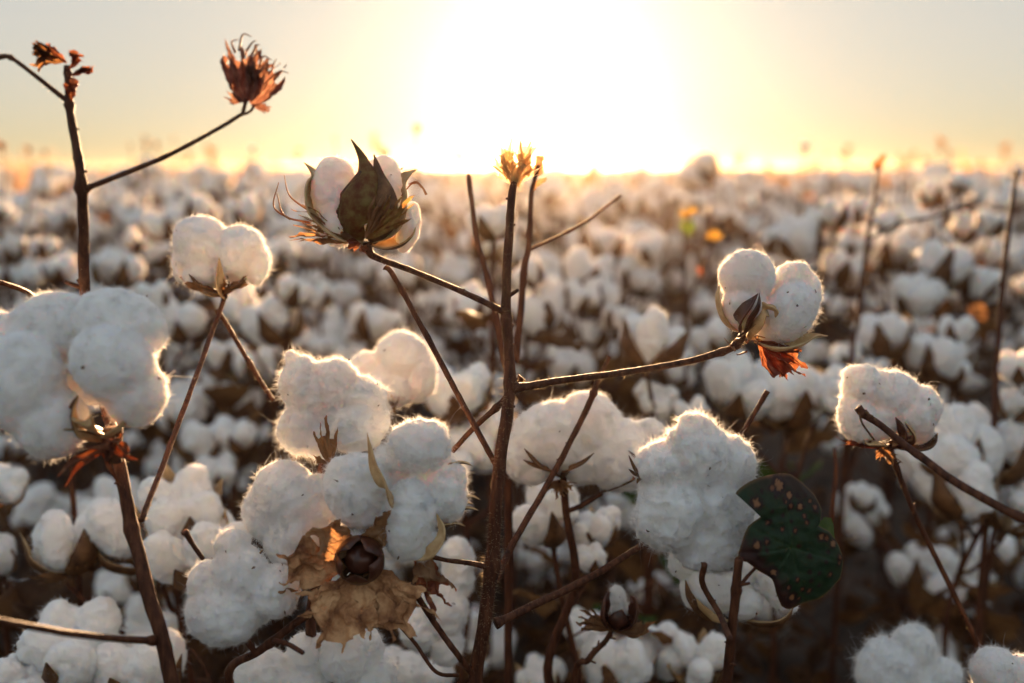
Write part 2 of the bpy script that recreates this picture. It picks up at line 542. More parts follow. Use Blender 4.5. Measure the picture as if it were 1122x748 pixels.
def build_plant(base, specs, label, group=None, seed=0, leaves=2, leafmat=None, stalk=0.0, stemr=0.0045):
    """specs: list of (world pos, R, up, spin, variant)"""
    rng = np.random.default_rng(seed + 500)
    base = np.array([base[0], base[1], 0.0])
    root = thing('cotton_plant', label, 'cotton plant', base, group)
    bl = [(np.asarray(p) - base, R, nrm(u)) for (p, R, u, sp, va) in specs]
    stem, br = skeleton(rng, bl)
    mb = MB(); tube(mb, stem, stemr, 0.0022, per=7, ns=8)
    if stalk:
        t0 = catmull(stem, 8)[-10]
        tube(mb, [t0, t0 + [0.01 * rng.normal(), 0.01, stalk * .5], t0 + [0.02 * rng.normal(), 0.0, stalk]], 0.0022, 0.0012, ns=6)
    newobj('stem', mb.mesh('stem', [BARK]), root)
    for b in br:
        mb = MB(); tube(mb, b, 0.0026, 0.0019, per=4, ns=7); newobj('branch', mb.mesh('branch', [BARK]), root)
    for (rel, R, up), (p, _, _, spin, va) in zip(bl, specs):
        put_boll(root, rel, R, up, spin, va)
    sc = catmull(stem, 8)
    for k in range(leaves):
        a = rng.random() * 6.28; mb = MB()
        s = sc[rng.integers(2, len(sc) - 8)]
        d = np.array([math.cos(a), math.sin(a), rng.uniform(-0.8, 0.1)])
        e = s + nrm(d) * rng.uniform(0.03, 0.07)
        tube(mb, [s, (s + e) / 2 + [0, 0, 0.008], e], 0.0012, 0.0009, mat=1, per=3, ns=6)
        L = rng.uniform(0.04, 0.075)
        leaf_sheet(mb, e, d + [0, 0, -0.4], [0, 0, 1], L, L * 1.1, 0, seed=int(rng.integers(99)), crumple=0.009, curl=rng.uniform(-.8, .8), fold=rng.uniform(0, .9))
        newobj('leaf', mb.mesh('leaf', [leafmat or DRY, BARK]), root)
    return root


# ------------------------------------------------------------------ prototype plants for the random field
def proto_specs(seed, top=0.82):
    rng = np.random.default_rng(seed)
    n = rng.integers(9, 14); out = []
    for k in range(n):
        z = top - 0.50 * (k / n) ** 1.1 + rng.normal() * 0.02
        if k == 0: r = 0.02
        else: r = rng.uniform(0.05, 0.10 + 0.14 * (1 - abs(z / top - 0.6)))
        a = k * 2.4 + rng.normal() * 0.4
        up = nrm(np.array([math.cos(a) * 0.5, math.sin(a) * 0.5, 0.9]) + rng.normal(size=3) * 0.35)
        out.append((np.array([math.cos(a) * r, math.sin(a) * r, z]), 0.041 * rng.choice([.65, .85, 1.0, 1.1, 1.2, 1.3]), up, rng.random() * 6, int(rng.integers(9))))
    return out


def copy_tree(o, parent=None):
    c = o.copy(); COL.objects.link(c); c.parent = parent
    for ch in o.children: copy_tree(ch, c)
    return c


def low_plant(seed):
    rng = np.random.default_rng(seed)
    sp = proto_specs(seed, 0.80 + rng.uniform(-0.04, 0.04))
    mb = MB()
    bl = [(p, R, nrm(u)) for (p, R, u, s, v) in sp]
    stem, br = skeleton(rng, bl)
    tube(mb, stem, 0.0045, 0.002, mat=5, per=4, ns=5, rough=0)
    if seed % 2 == 0:
        t0 = catmull(stem, 8)[-8]
        e = t0 + [0.02 * rng.normal(), 0.0, rng.uniform(0.14, 0.24)]
        tube(mb, [t0, t0 + [0.01, 0.01, 0.07], e], 0.0026, 0.0016, mat=5, ns=4, per=3, rough=0)
        for q in range(3): leaf_sheet(mb, e - [0, 0, .02 * q], [rng.normal(), rng.normal(), .5], [rng.normal(), rng.normal(), 1], .035, .03, mat=6, seed=seed + q, crumple=.008, n=6)
    for b in br: tube(mb, b, 0.0026, 0.0018, mat=5, per=2, ns=4, rough=0)
    remap = {0: 0, 1: 1}
    for (p, R, u, s, v) in sp:
        l, b = LOWB[v % 5]
        M = np.array(axis_rot(u, s)) * (R / 0.04)
        mb.addmb(l, M, p)
        k = len(mb.m); mb.addmb(b, M, p); mb.m[-1] = mb.m[-1] + 2
    for k in range(12):
        a = rng.random() * 6.28; z = rng.uniform(0.1, 0.76); L = rng.uniform(0.04, 0.07)
        leaf_sheet(mb, [math.cos(a) * 0.08, math.sin(a) * 0.08, z], [math.cos(a), math.sin(a), -0.5], [0, 0, 1], L, L, mat=6 if rng.random() < 0.85 else 7,
                   seed=seed * 7 + k, crumple=0.009, n=6)
    return mb


# ------------------------------------------------------------------ hand-placed plants of the middle ground
def hand(d, bl, label, seed, **kw):
    specs = []; rng = np.random.default_rng(seed + 900)
    for j, (px, py, w) in enumerate(bl):
        dd = d + (j % 3) * 0.012 * (1 if j % 2 else -1)
        p = W(px, py, dd); R = w * dd / FPX / 2 * 1.12
        up = nrm(np.array([rng.normal() * 0.25, rng.normal() * 0.25, 1.0]))
        specs.append((p, R, up, rng.random() * 6, int(rng.integers(9))))
    base = np.mean([s[0] for s in specs], 0) + [rng.normal() * 0.02, 0.03, 0]
    return build_plant(base, specs, label, seed=seed, **kw)


HAND = [
    (1.40, [(196, 350, 54), (199, 444, 60), (167, 323, 40)], "blurred cotton plant whose bolls peek out right behind the huge left boll"),
    (1.75, [(180, 242, 46), (219, 228, 36), (267, 228, 40), (150, 262, 30)], "blurred cotton plant just left of the boll on the crossed twigs"),
    (1.60, [(126, 292, 54), (64, 292, 34), (100, 322, 32)], "blurred cotton plant with a heart-shaped boll just right of the tall left stem"),
    (1.90, [(48, 268, 32), (12, 271, 34), (35, 300, 32), (8, 300, 30), (3, 231, 28)], "blurred cotton plant with small bolls at the left edge above the huge boll"),
    (1.35, [(300, 347, 64), (258, 334, 46), (322, 318, 40)], "blurred cotton plant with a wide two-lobed boll right of the crossed twigs"),
    (1.50, [(284, 398, 56), (247, 385, 48), (233, 422, 48), (268, 440, 40)], "shaded blurred cotton plant left of the fuzzy boll with a pointed brown bract"),
    (1.50, [(413, 350, 56), (392, 392, 40)], "blurred cotton plant with one round boll under the half-open boll"),
    (1.70, [(348, 374, 44), (375, 384, 34), (346, 321, 36)], "small blurred cotton plant showing just above the fuzzy boll with a pointed bract"),
    (1.30, [(220, 481, 54), (258, 476, 46), (236, 512, 44)], "dim blurred cotton plant low behind the thin red-brown twig on the left"),
    (1.35, [(587, 337, 60), (520, 332, 50), (578, 298, 36)], "blurred cotton plant directly behind the tall bare centre stem"),
    (1.50, [(625, 393, 54), (652, 363, 38), (678, 347, 34), (662, 320, 42), (637, 323, 42), (643, 292, 54)], "blurred cotton plant with a tower of six bolls right of the centre stem"),
    (1.70, [(702, 299, 46), (670, 268, 40), (712, 270, 36)], "blurred cotton plant with a roundish boll midway between centre stem and split boll"),
    (1.10, [(718, 371, 76), (720, 436, 46), (758, 454, 38)], "cotton plant with a horseshoe-shaped boll in a brown bur over the long twig"),
    (1.50, [(779, 369, 44), (742, 408, 34)], "blurred cotton plant with one boll just left of and below the split boll"),
    (1.2, [(812, 424, 72), (862, 430, 84), (905, 424, 56)], "shaded blurred cotton plant below the orange bract of the split boll"),
    (1.60, [(873, 257, 58), (848, 262, 34), (914, 233, 38), (924, 289, 44)], "blurred cotton plant with a wide scalloped boll above right of the split boll"),
    (1.80, [(942, 227, 34), (937, 265, 38), (972, 241, 30), (907, 332, 36)], "blurred cotton plant around the leaning reddish stalk on the right"),
    (1.60, [(1033, 289, 60), (1071, 308, 46), (1006, 321, 50)], "blurred cotton plant with a pair of pale bolls near the upper right edge"),
    (1.90, [(1001, 254, 36), (980, 294, 40), (1022, 211, 34)], "blurred cotton plant with a round boll behind the pair of pale bolls at right"),
    (1.80, [(1089, 241, 36), (1060, 250, 34), (1052, 198, 26)], "blurred cotton plant at the right edge just under the horizon"),
    (1.40, [(966, 366, 58), (929, 390, 38), (955, 402, 30)], "blurred cotton plant standing behind and above the single boll at right"),
    (1.40, [(1028, 390, 64), (1049, 361, 40), (1046, 405, 30)], "blurred cotton plant with a heart-shaped boll right of the single fuzzy boll"),
    (1.10, [(1116, 400, 42), (1118, 444, 44)], "cotton plant cut by the right edge with a sunlit golden boll"),
    (1.1, [(1030, 492, 84), (1090, 486, 92), (1048, 530, 80), (1112, 548, 78)], "shaded cotton plant with crowded bolls behind the dark bare stick"),
    (1.35, [(1000, 620, 54), (945, 545, 34), (1085, 600, 56)], "dim cotton plant low on the right beside the bare soil"),
    (0.88, [(75, 588, 86), (150, 578, 96), (204, 596, 94), (196, 548, 88), (240, 588, 64)], "shaded cotton plant with a row of fused bolls under the huge left boll"),
    (0.95, [(-4, 530, 60), (-10, 610, 50)], "cotton plant mostly outside the left edge with a dim boll"),
    (0.80, [(80, 706, 100), (150, 730, 96), (30, 745, 70)], "dark shaded cotton plant in the bottom left corner"),
    (0.90, [(597, 562, 74), (655, 575, 50), (648, 610, 34)], "cotton plant with a boll in a tan bur behind the thin slanting twig"),
    (0.95, [(676, 722, 82), (728, 712, 60), (765, 722, 64)], "shaded cotton plant at the bottom edge right of the small dark bur"),
    (1.05, [(590, 738, 50), (640, 690, 44)], "small dim cotton plant at the bottom edge right of the centre stem"),
    (1.05, [(500, 425, 74), (528, 474, 80), (484, 500, 64)], "blurred cotton plant seen between the open star-shaped boll and the centre stem"),
    (1.15, [(538, 238, 52)], "blurred cotton plant whose closed-looking boll stands against the top of the centre stem"),
    (1.20, [(735, 520, 60), (700, 500, 40)], "dim cotton plant hidden behind the big ragged boll next to the spotted leaf"),
]
for i, (d, bl, label) in enumerate(HAND):
    lm = None
    if i in (12, 14): lm = GREEN
    hand(d, bl, label, i, leaves=7, leafmat=None if not lm else lm)


# ------------------------------------------------------------------ sharp foreground bolls
def custom_lint(parent, root_pos, d, lobes, seed, nf=22000, voxel=0.0014, smooth=1, amp=0.044, fl=0.0032, fw=0.00015, longf=1600):
    """lobes: (px, py, dz_px, rx, ry, rz, tilt degrees) in pixels at distance d"""
    s = d / FPX; c0 = W(np.mean([l[0] for l in lobes]), np.mean([l[1] for l in lobes]), d)
    ells = []
    for (px, py, dz, rx, ry, rz, tl) in lobes:
        p = W(px, py, d) + FWD * dz * s
        a = math.radians(tl); R2 = np.array([[math.cos(a), -math.sin(a), 0], [math.sin(a), math.cos(a), 0], [0, 0, 1]])
        R = BASIS.T @ R2
        ells.append((p - c0, np.array([rx, ry, rz]) * s, R))
    mb = lint_mb(ells, voxel, amp, nf, fl, fw, seed, longf=longf, smooth=smooth)
    rg = np.random.default_rng(seed); V0 = mb.v[0]; cc = V0.mean(0)
    for q in range(16):
        p = V0[rg.integers(len(V0))]; n_ = nrm(p - cc)
        leaf_sheet(mb, p + n_ * .0012, rg.normal(size=3), n_, rg.uniform(.0012, .0038), rg.uniform(.0008, .0022), mat=2, seed=q, crumple=.0004, n=4)
    o = newobj('boll', mb.mesh('boll', [LINT, LINTF, BUR_OUT]), parent, c0 - root_pos)
    return o, c0


def PX(d, lst, c0):
    """(px,py,dz px) -> points relative to c0"""
    return [W(a, b, d) + FWD * z * d / FPX - c0 for (a, b, z) in lst]


def child(name, mb, mats, parent):
    return newobj(name, mb.mesh(name, mats), parent)


def pieces(name, mb, mats, parent):
    """every bract of a boll is a part of its own"""
    V = np.concatenate(mb.v); ends = mb.g[1:] + [len(mb.f)]
    for a, b in zip(mb.g, ends):
        Fc = np.concatenate(mb.f[a:b]); M = np.concatenate(mb.m[a:b])
        used_ = np.unique(Fc[Fc >= 0]); mp = -np.ones(len(V) + 1, int); mp[used_] = np.arange(len(used_))
        G = np.where(Fc >= 0, mp[np.clip(Fc, 0, None)], -1)
        o = MB(); o.v = [V[used_]]; o.f = [G]; o.m = [M]; o.n = len(used_)
        newobj(name, o.mesh(name, mats), parent)


def stem_part(name, root, rp, pts, r, mats=(None,), nodes=(), hairs=0, per=10, ns=12, radii=None, hl=0.0016):
    """pts: (px,py,d)"""
    mb = MB(); P = [W(*p) - rp for p in pts]
    V, F = tube(mb, P, 0, 0, per=per, ns=ns, nodes=nodes, radii=r)
    rg = np.random.default_rng(int(abs(pts[0][0]) + len(pts)))
    iv, jf = ico(2)
    for q in range(10 if name == 'stem' else 3):
        c = V[rg.integers(len(V) // 10, len(V))]; rr = np.median(r)
        mb.add(iv * rr * rg.uniform(.25, .55) * [1, 1, .6] + c, jf, 0)
    if name == 'stem':
        for q in range(3):
            j = rg.integers(len(V) // 5, len(V) - 30); c = V[j]; o_ = nrm(c - V[(j // ns) * ns:(j // ns) * ns + ns].mean(0))
            stub(mb, c - o_ * .001, o_ + [0, 0, .6], rg.uniform(.004, .011), np.median(r) * .38)
    if hairs: tube_hairs(mb, V, F, hairs, hl * 0.5, hl * 1.6, 0.00011, 1, seed=int(pts[0][0]))
    return newobj(name, mb.mesh(name, [mats[0] or BARK, BARKHAIR]), root)


def stub(mb, p, d, L, r, mat=0):
    p = np.asarray(p); d = nrm(d)
    tube(mb, [p, p + d * L * 0.5, p + d * L], r, r * 0.75, mat=mat, per=3, ns=8)


VIEW = -FWD
# ============ plant on the left: tall stem, huge boll, boll on crossed twigs, dried square
base = W(205, 748, 0.62); rp = np.array([base[0], base[1] + 0.05, 0.0])
PL = thing('cotton_plant', 'tall left cotton plant with a huge open boll and a dried flower bud', 'cotton plant', rp)
D0 = 0.60
stem_part('stem', PL, rp, [(232, 1250, .66), (205, 860, .63), (185, 730, .62), (163, 650, .62), (145, 580, .625), (130, 505, .63), (112, 430, .665), (98, 360, .665), (92, 300, .63),
                           (90, 205, .60), (83, 160, .60), (76, 115, .60), (73, 72, .60)],
          [.0052, .005, .0046, .0044, .0042, .004, .0037, .0035, .0034, .0033, .0027, .0024, .0019],
          nodes=[(0.752, 0.45, 0.006), (0.915, 0.5, 0.006), (0.985, 0.3, 0.006), (0.335, 0.25, 0.008)], hairs=900)
stem_part('branch', PL, rp, [(93, 206, .60), (120, 196, .598), (180, 172, .595), (235, 143, .59), (268, 123, .588)], [.0018, .0016, .0014, .0012, .0012],
          nodes=[(0.0, 0.8, 0.04), (0.5, 0.15, 0.02)], hairs=350)
stem_part('branch', PL, rp, [(76, 112, .60), (60, 100, .598), (35, 80, .595), (13, 64, .59), (2, 62, .59), (-14, 70, .59)], [.0017, .0015, .0013, .0013, .0016, .001],
          nodes=[(0.62, 0.4, 0.03)], hairs=200)
stem_part('branch', PL, rp, [(155, 570, .61), (180, 505, .66), (208, 430, .71), (232, 365, .76), (245, 328, .78), (246, 316, .785)], [.0019, .0018, .0018, .0018, .0019, .0026],
          nodes=[(0.83, 0.5, 0.02)], hairs=300)
stem_part('branch', PL, rp, [(300, 440, .78), (282, 412, .78), (262, 378, .78), (245, 350, .78), (237, 340, .78)], [.0019, .0019, .0018, .0018, .0024],
          nodes=[(0.35, 0.4, 0.03)], hairs=200)
stem_part('branch', PL, rp, [(168, 702, .615), (130, 700, .58), (70, 693, .55), (0, 680, .52), (-60, 670, .5)], [.0023, .002, .002, .0019, .0018], nodes=[(0, .5, .03)])
# huge boll
sd = 0.605
boll, c0 = custom_lint(PL, rp, sd, [
    (48, 358, 18, 48, 40, 36, 20), (126, 357, 14, 54, 41, 38, -24), (132, 400, -20, 49, 42, 38, -38), (152, 430, -12, 35, 37, 32, 20),
    (32, 420, -16, 46, 56, 40, 4), (60, 460, -10, 40, 40, 36, 24), (-8, 385, 26, 40, 44, 36, 0), (88, 402, 52, 56, 46, 30, 0)], 31, nf=44000, amp=0.022, smooth=1)
mb = MB()
P = PX(sd, [(112, 478, 14), (98, 466, -14), (96, 448, -30), (101, 432, -34)], c0)
blade(mb, P, [.008, .013, .009, .002], [-1, -0.6, 0.1], cup=0.7, mat_in=1, mat_out=0, seed=1)
P = PX(sd, [(113, 478, 10), (106, 468, -26), (112, 458, -50), (122, 462, -56)], c0)
blade(mb, P, [.007, .012, .011, .003], [0.3, -0.5, 0.9], cup=0.5, mat_in=0, mat_out=0, seed=2)
P = PX(sd, [(112, 480, 10), (130, 476, -20), (150, 460, -26), (160, 440, -24)], c0)
blade(mb, P, [.006, .010, .007, .001], [-0.3, 0.1, 1], cup=0.5, mat_in=0, mat_out=0, seed=3)
P = PX(sd, [(110, 480, 14), (90, 470, -20), (70, 470, -36), (58, 474, -40)], c0)
blade(mb, P, [.006, .010, .006, .001], [0.3, 0.1, 1], cup=0.5, mat_in=0, mat_out=1, seed=3)
b0 = PX(sd, [(120, 488, 14)], c0)[0]
tube(mb, [b0 + [0, 0, -.012], b0, b0 + [0, 0, .01]], .004, .006, mat=1, ns=10)
child('bur', mb, BURMATS, boll)
mb = MB(); rs = np.random.default_rng(5)
for k in range(11):
    a = -1.9 + k * 0.36
    s0 = PX(sd, [(122 + rs.normal() * 5, 484 + rs.normal() * 4, 0)], c0)[0]
    dr = RGT * math.sin(a) * 1.0 + UPV * (-math.cos(a)) * 0.6 + VIEW * rs.uniform(-.2, .8)
    L = rs.uniform(.009, .019); cv = rs.normal(size=3) * .006
    blade(mb, [s0, s0 + dr * L * .4 + cv * .4, s0 + dr * L * .8 + cv * 1.2, s0 + dr * L * 1.0 + cv * 2.2 + UPV * rs.uniform(-.004, .006)],
          [.002, rs.uniform(.003, .006), .003, .0006], VIEW + rs.normal(size=3) * .5, cup=.9, thick=.0003, mat_in=0, mat_out=0, crumple=.0012, seed=k)
pieces('bract', mb, [DUSKY_A], boll)
# boll on the crossed twigs
sd = 0.785
boll, c0 = custom_lint(PL, rp, sd, [(221, 270, 0, 30, 34, 30, 8), (262, 278, 4, 27, 33, 28, -10), (281, 290, 6, 12, 22, 18, -6), (195, 286, 6, 8, 22, 12, 6),
                                    (242, 282, 16, 26, 24, 26, 0), (224, 300, -2, 22, 19, 22, 0)], 32, nf=14000, voxel=.0018)
mb = MB()
for (tip, w, hint) in [((247, 284, -24), .013, [0.8, -.3, .2]), ((193, 262, -2), .012, [1, 0, .2]), ((276, 306, -20), .014, [-.5, .2, 1]), ((215, 302, -26), .016, [.3, .1, 1])]:
    P = PX(sd, [(245, 324, 6), ((245 + tip[0]) / 2, 318, tip[2] * .8), ((245 * .3 + tip[0] * .7), (318 + tip[1]) / 2 + 4, tip[2]), tip], c0)
    blade(mb, P, [w * .5, w, w * .8, .001], hint, cup=.4, mat_in=0 if w < .0135 else 1, mat_out=1, seed=int(tip[0]))
child('bur', mb, BURMATS, boll)
mb = MB()
for k, (ax, ay, L, sp) in enumerate([(-1, .12, .036, .5), (1, .25, .028, .5), (-.5, .05, .03, .6), (.4, .1, .03, .6), (-1, 0.3, .03, .4)]):
    b0 = PX(sd, [(243, 321, -4)], c0)[0]
    fan(mb, b0, RGT * ax + UPV * ay + VIEW * .35, UPV, L, sp, mat=0 if k < 4 else 1, seed=k + 3, teeth=5, cup=.25, curl=.15, nu=40)
pieces('bract', mb, [BRACT, BRACT_RED], boll)
# dried flower bud at the end of the right branch
dsq = .588
def dried_bud():
    mb = MB()
    o = W(270, 124, dsq) - rp
    c = W(268, 121, dsq)
    kw = dict(crumple=.0032, nu=100, nr=30, pleat=.0022)
    fan(mb, W(269, 114, dsq) - rp, UPV * 1 - RGT * 0.10, VIEW, .0415, 1.0, teeth=5, tooth=.34, cup=-.12, curl=.04, mat=0, seed=4, conv=.62, **kw)
    fan(mb, W(268, 114, dsq + .006) - rp, UPV * 1 + RGT * 0.10, FWD, .038, .95, teeth=5, tooth=.34, cup=-.15, curl=.04, mat=0, seed=9, conv=.6, **kw)
    fan(mb, W(276, 117, dsq - .002) - rp, UPV * .84 + RGT * 0.50, VIEW, .037, .85, teeth=5, tooth=.38, cup=-.12, curl=.05, mat=0, seed=13, conv=.55, **kw)
    fan(mb, W(274, 114, dsq + .003) - rp, UPV * 1 + RGT * .32, VIEW + RGT * .3, .034, .7, teeth=4, tooth=.36, cup=.2, curl=.05, mat=0, seed=18, conv=.5, **kw)
    fan(mb, W(266, 112, dsq) - rp, -RGT * .8 + UPV * .35, VIEW, .012, .7, teeth=4, tooth=.3, cup=.3, crumple=.002, mat=0, seed=15, nu=40, nr=10)
    fan(mb, W(277, 116, dsq) - rp, RGT * .8 - UPV * .1, VIEW, .012, .6, teeth=4, tooth=.3, cup=.3, crumple=.002, mat=0, seed=16, nu=40, nr=10)
    for (a, b, c2) in [((258, 58), (254, 46), (262, 43)), ((262, 56), (266, 38), (276, 40)), ((270, 56), (276, 47), (281, 44)), ((276, 60), (281, 50), (285, 49)),
                       ((283, 80), (288, 62), (298, 66)), ((297, 82), (300, 70), (303, 64)), ((300, 88), (306, 78), (317, 80)), ((292, 78), (293, 72), (290, 66))]:
        tube(mb, [W(a[0], a[1], dsq) - rp, W(b[0], b[1], dsq - .002) - rp, W(c2[0], c2[1], dsq - .003) - rp], .0009, .0002, mat=0, per=8, ns=6)
    # pedicels
    tube(mb, [W(266, 124, dsq) - rp, W(268, 116, dsq) - rp, W(270, 108, dsq) - rp], .0012, .0012, mat=1, ns=8)
    tube(mb, [W(268, 125, dsq) - rp, W(275, 121, dsq) - rp, W(279, 114, dsq) - rp], .0009, .0009, mat=1, ns=8)
    return mb
DUSK = leafy('dusky_bract', [(0.3, (0.10, 0.045, 0.035)), (0.55, (0.22, 0.10, 0.075)), (0.72, (0.38, 0.22, 0.16))], 150,
             [(0.3, (0.22, 0.08, 0.05)), (0.55, (0.38, 0.17, 0.10)), (0.72, (0.6, 0.35, 0.22))], 0.33)
newobj('dried_bud', dried_bud().mesh('dried_bud', [DUSK, BARK]), PL)
for k, (p, dirc, L, Wd) in enumerate([((74, 68), (-1, .12), .021, .6), ((62, 63), (-.9, .5), .014, .6), ((73, 70), (-.62, .78), .016, .45), ((75, 76), (.72, .5), .012, .5),
                                      ((76, 84), (.9, .40), .013, .3), ((77, 112), (.45, .9), .013, .5), ((56, 62), (-.6, .1), .010, .8)]):
    mb = MB(); fan(mb, W(p[0], p[1], .598) - rp, RGT * dirc[0] + UPV * dirc[1] + VIEW * .2, VIEW + .3 * UPV, L * 1.15, Wd, teeth=4, tooth=.25, cup=.5, curl=.35 if k % 2 else -.3, crumple=.0036, seed=k + 90, nu=50, nr=22, pleat=.002, conv=.5)
    newobj('leaf', mb.mesh('leaf', [BRACT_RED if k in (2, 3, 4, 5) else DRY]), PL)

# ============ centre plant
base = W(520, 748, 0.70); rc = np.array([base[0], base[1] + 0.05, 0.0])
PC = thing('cotton_plant', 'sharp centre cotton plant with a half-open boll, a split boll and a star-shaped boll', 'cotton plant', rc)
stem_part('stem', PC, rc, [(498, 1180, .74), (506, 860, .71), (520, 748, .70), (531, 680, .69), (539, 620, .685), (545, 530, .68), (556, 450, .68), (559, 420, .68), (555, 350, .68), (555, 300, .68),
                           (558, 250, .68), (561, 215, .68), (564, 196, .68)],
          [.0056, .0055, .0050, .0048, .0047, .0044, .0042, .0039, .0034, .0032, .0029, .0027, .0024],
          nodes=[(7.0 / 12, .28, .012), (8.0 / 12, .25, .01), (4 / 12, .28, .012), (10.3 / 12, .1, .01)], hairs=5000, hl=.0026)
mb = MB()   # buds of the fuzzy sprout
rs = np.random.default_rng(12)
for (x0, y0, x1, y1, r0) in [(563, 200, 551, 176, .0016), (564, 200, 562, 178, .0026), (566, 200, 574, 180, .0018), (563, 205, 555, 190, .0014), (567, 204, 580, 186, .0014), (565, 196, 569, 172, .0018)]:
    V, F = tube(mb, [W(x0, y0, .68) - rc, W((x0 + x1) / 2 + rs.normal(), (y0 + y1) / 2, .68) - rc, W(x1, y1, .68 + rs.normal() * .003) - rc], r0, r0 * .7, mat=2, per=5, ns=8)
    tube_hairs(mb, V, F, 320, .001, .003, .00016, 1, seed=int(x1))
    fan(mb, W(x1, y1 + 8, .68) - rc, UPV + RGT * rs.normal() * .4, VIEW, .021, .6, teeth=3, tooth=.4, mat=2, seed=int(x1), nu=30, nr=10, crumple=.002)
    fan(mb, W((x0 + x1) / 2, (y0 + y1) / 2 + 4, .68) - rc, UPV + RGT * np.sign(x1 - x0) * .9, VIEW, .017, .5, teeth=3, tooth=.4, mat=2, seed=int(x1) + 5, nu=30, nr=10, crumple=.002)
child('bud_cluster', mb, [GREENBARK, BARKHAIR, leafy('bud_skin', [(.3, (.28, .17, .07)), (.7, (.45, .32, .14))], 90, [(.3, (.75, .52, .28)), (.7, (.85, .68, .42))], .62)], PC)  # skin paled in colour to stand in for sun flare over the sprout
stem_part('branch', PC, rc, [(556, 343, .68), (530, 330, .675), (500, 317, .68), (455, 298, .678), (420, 285, .676), (406, 278, .675), (402, 266, .675)], [.0024, .0021, .0020, .0020, .0021, .0026, .0032],
          nodes=[(0, .5, .03)], hairs=700, mats=(None,))
stem_part('branch', PC, rc, [(561, 426, .68), (600, 419, .682), (680, 408, .69), (750, 397, .70), (792, 385, .71), (806, 378, .713), (813, 368, .716)], [.0030, .0024, .0023, .0023, .0025, .0028, .003],
          nodes=[(0, .5, .03), (.66, .3, .02), (.83, .25, .03)], hairs=700)
stem_part('branch', PC, rc, [(545, 512, .685), (522, 470, .69), (490, 410, .70), (455, 345, .70), (430, 300, .70), (422, 292, .70)], [.0021, .0021, .002, .0019, .0019, .0018],
          nodes=[(.52, .2, .02), (.7, .3, .015)], hairs=400)
stem_part('branch', PC, rc, [(496, 494, .71), (520, 468, .70), (548, 442, .70), (562, 424, .70), (572, 413, .70)], [.0019, .0019, .0021, .0021, .0025], nodes=[(.45, .5, .03), (1, .5, .03)], hairs=200)
stem_part('branch', PC, rc, [(541, 640, .70), (565, 590, .72), (600, 530, .74), (632, 470, .75), (650, 432, .75), (654, 420, .75), (668, 390, .75)], [.0027, .0025, .0024, .0023, .0024, .0020, .0014],
          nodes=[(.68, .5, .02), (1, .4, .02)], hairs=350)
stem_part('branch', PC, rc, [(543, 683, .69), (580, 665, .70), (640, 636, .72), (695, 603, .74), (712, 590, .75)], [.0028, .0028, .0027, .0024, .0022], nodes=[(0, .5, .04), (.5, .15, .02)], hairs=200)
stem_part('branch', PC, rc, [(540, 622, .685), (515, 617, .68), (490, 614, .67), (465, 608, .66)], [.0024, .0017, .0016, .0016], nodes=[(0, .9, .06)], hairs=150)
stem_part('branch', PC, rc, [(520, 742, .70), (500, 715, .68), (480, 688, .68), (462, 660, .665), (450, 640, .66)], [.0024, .0021, .0021, .002, .002], hairs=150)
stem_part('branch', PC, rc, [(502, 740, .70), (478, 736, .68), (455, 705, .68), (430, 675, .665), (418, 650, .66)], [.0014, .0013, .0013, .0013, .0013])
# --- half-open boll (left of the stem)
sd = .675
boll, c0 = custom_lint(PC, rc, sd, [(367, 212, 4, 27, 42, 22, 6), (368, 245, 4, 22, 26, 22, 0), (421, 205, 12, 24, 38, 20, 12), (446, 248, 10, 12, 30, 18, -14), (400, 225, 16, 30, 36, 16, 0)],
                       33, nf=14000, amp=.040, fl=.0018, longf=700)
mb = MB()
def bl2(pts, ws, hint, mi, mo, cup=.5, cr=0.0006, th=.0012, seed=0):
    blade(mb, PX(sd, pts, c0), [w * sd / FPX for w in ws], hint, cup=cup, mat_in=mi, mat_out=mo, crumple=cr, thick=th, seed=seed, nl=28, nw=13)
bl2([(396, 264, 0), (390, 250, -22), (396, 224, -32), (404, 200, -24), (401, 182, -14), (396, 170, -10), (386, 154, -8)], [14, 32, 36, 26, 13, 6, 1], FWD, 0, 2, cup=.5, seed=1)
bl2([(398, 262, 4), (384, 250, -16), (388, 222, -22), (398, 190, -20)], [14, 34, 30, 3], FWD, 0, 1, cup=.5, seed=2)
bl2([(404, 264, 0), (418, 248, -20), (423, 222, -24), (417, 195, -16), (411, 171, -10)], [14, 30, 29, 12, 1], FWD, 0, 1, cup=.5, seed=3)
bl2([(398, 264, 0), (368, 252, -10), (343, 232, -8), (340, 205, 0), (344, 192, 0), (333, 178, 0)], [14, 34, 34, 24, 12, 1], [1, -.6, .2], 0, 0, cup=.55, seed=4)
bl2([(404, 264, 6), (428, 250, 4), (436, 220, 4), (442, 198, 0), (458, 186, -4)], [14, 36, 34, 18, 1], [-.3, -.6, .6], 0, 0, cup=.4, seed=5)
bl2([(402, 266, 10), (430, 272, 0), (446, 262, 2), (455, 244, 6)], [12, 26, 24, 4], [-.2, -.4, 1], 0, 1, cup=.6, seed=6)
child('bur', mb, [BUR_IN, BUR_OUT, BUR_GREEN], boll)
mb = MB()
b0 = PX(sd, [(398, 268, -16)], c0)[0]
b1 = PX(sd, [(406, 266, -38)], c0)[0]
fan(mb, b1, RGT * .84 + UPV * .66 + VIEW * .05, VIEW * .9 - RGT * .3, .044, .60, conv=.35, teeth=5, tooth=.34, cup=-.15, curl=.12, crumple=.002, mat=2, seed=21, nu=90, nr=26)
fan(mb, b1 + VIEW * .003, RGT * .45 + UPV * .9 + VIEW * .1, VIEW, .036, .45, teeth=5, tooth=.35, cup=-.15, curl=.05, conv=.3, crumple=.002, mat=0, seed=22, nu=90, nr=26)
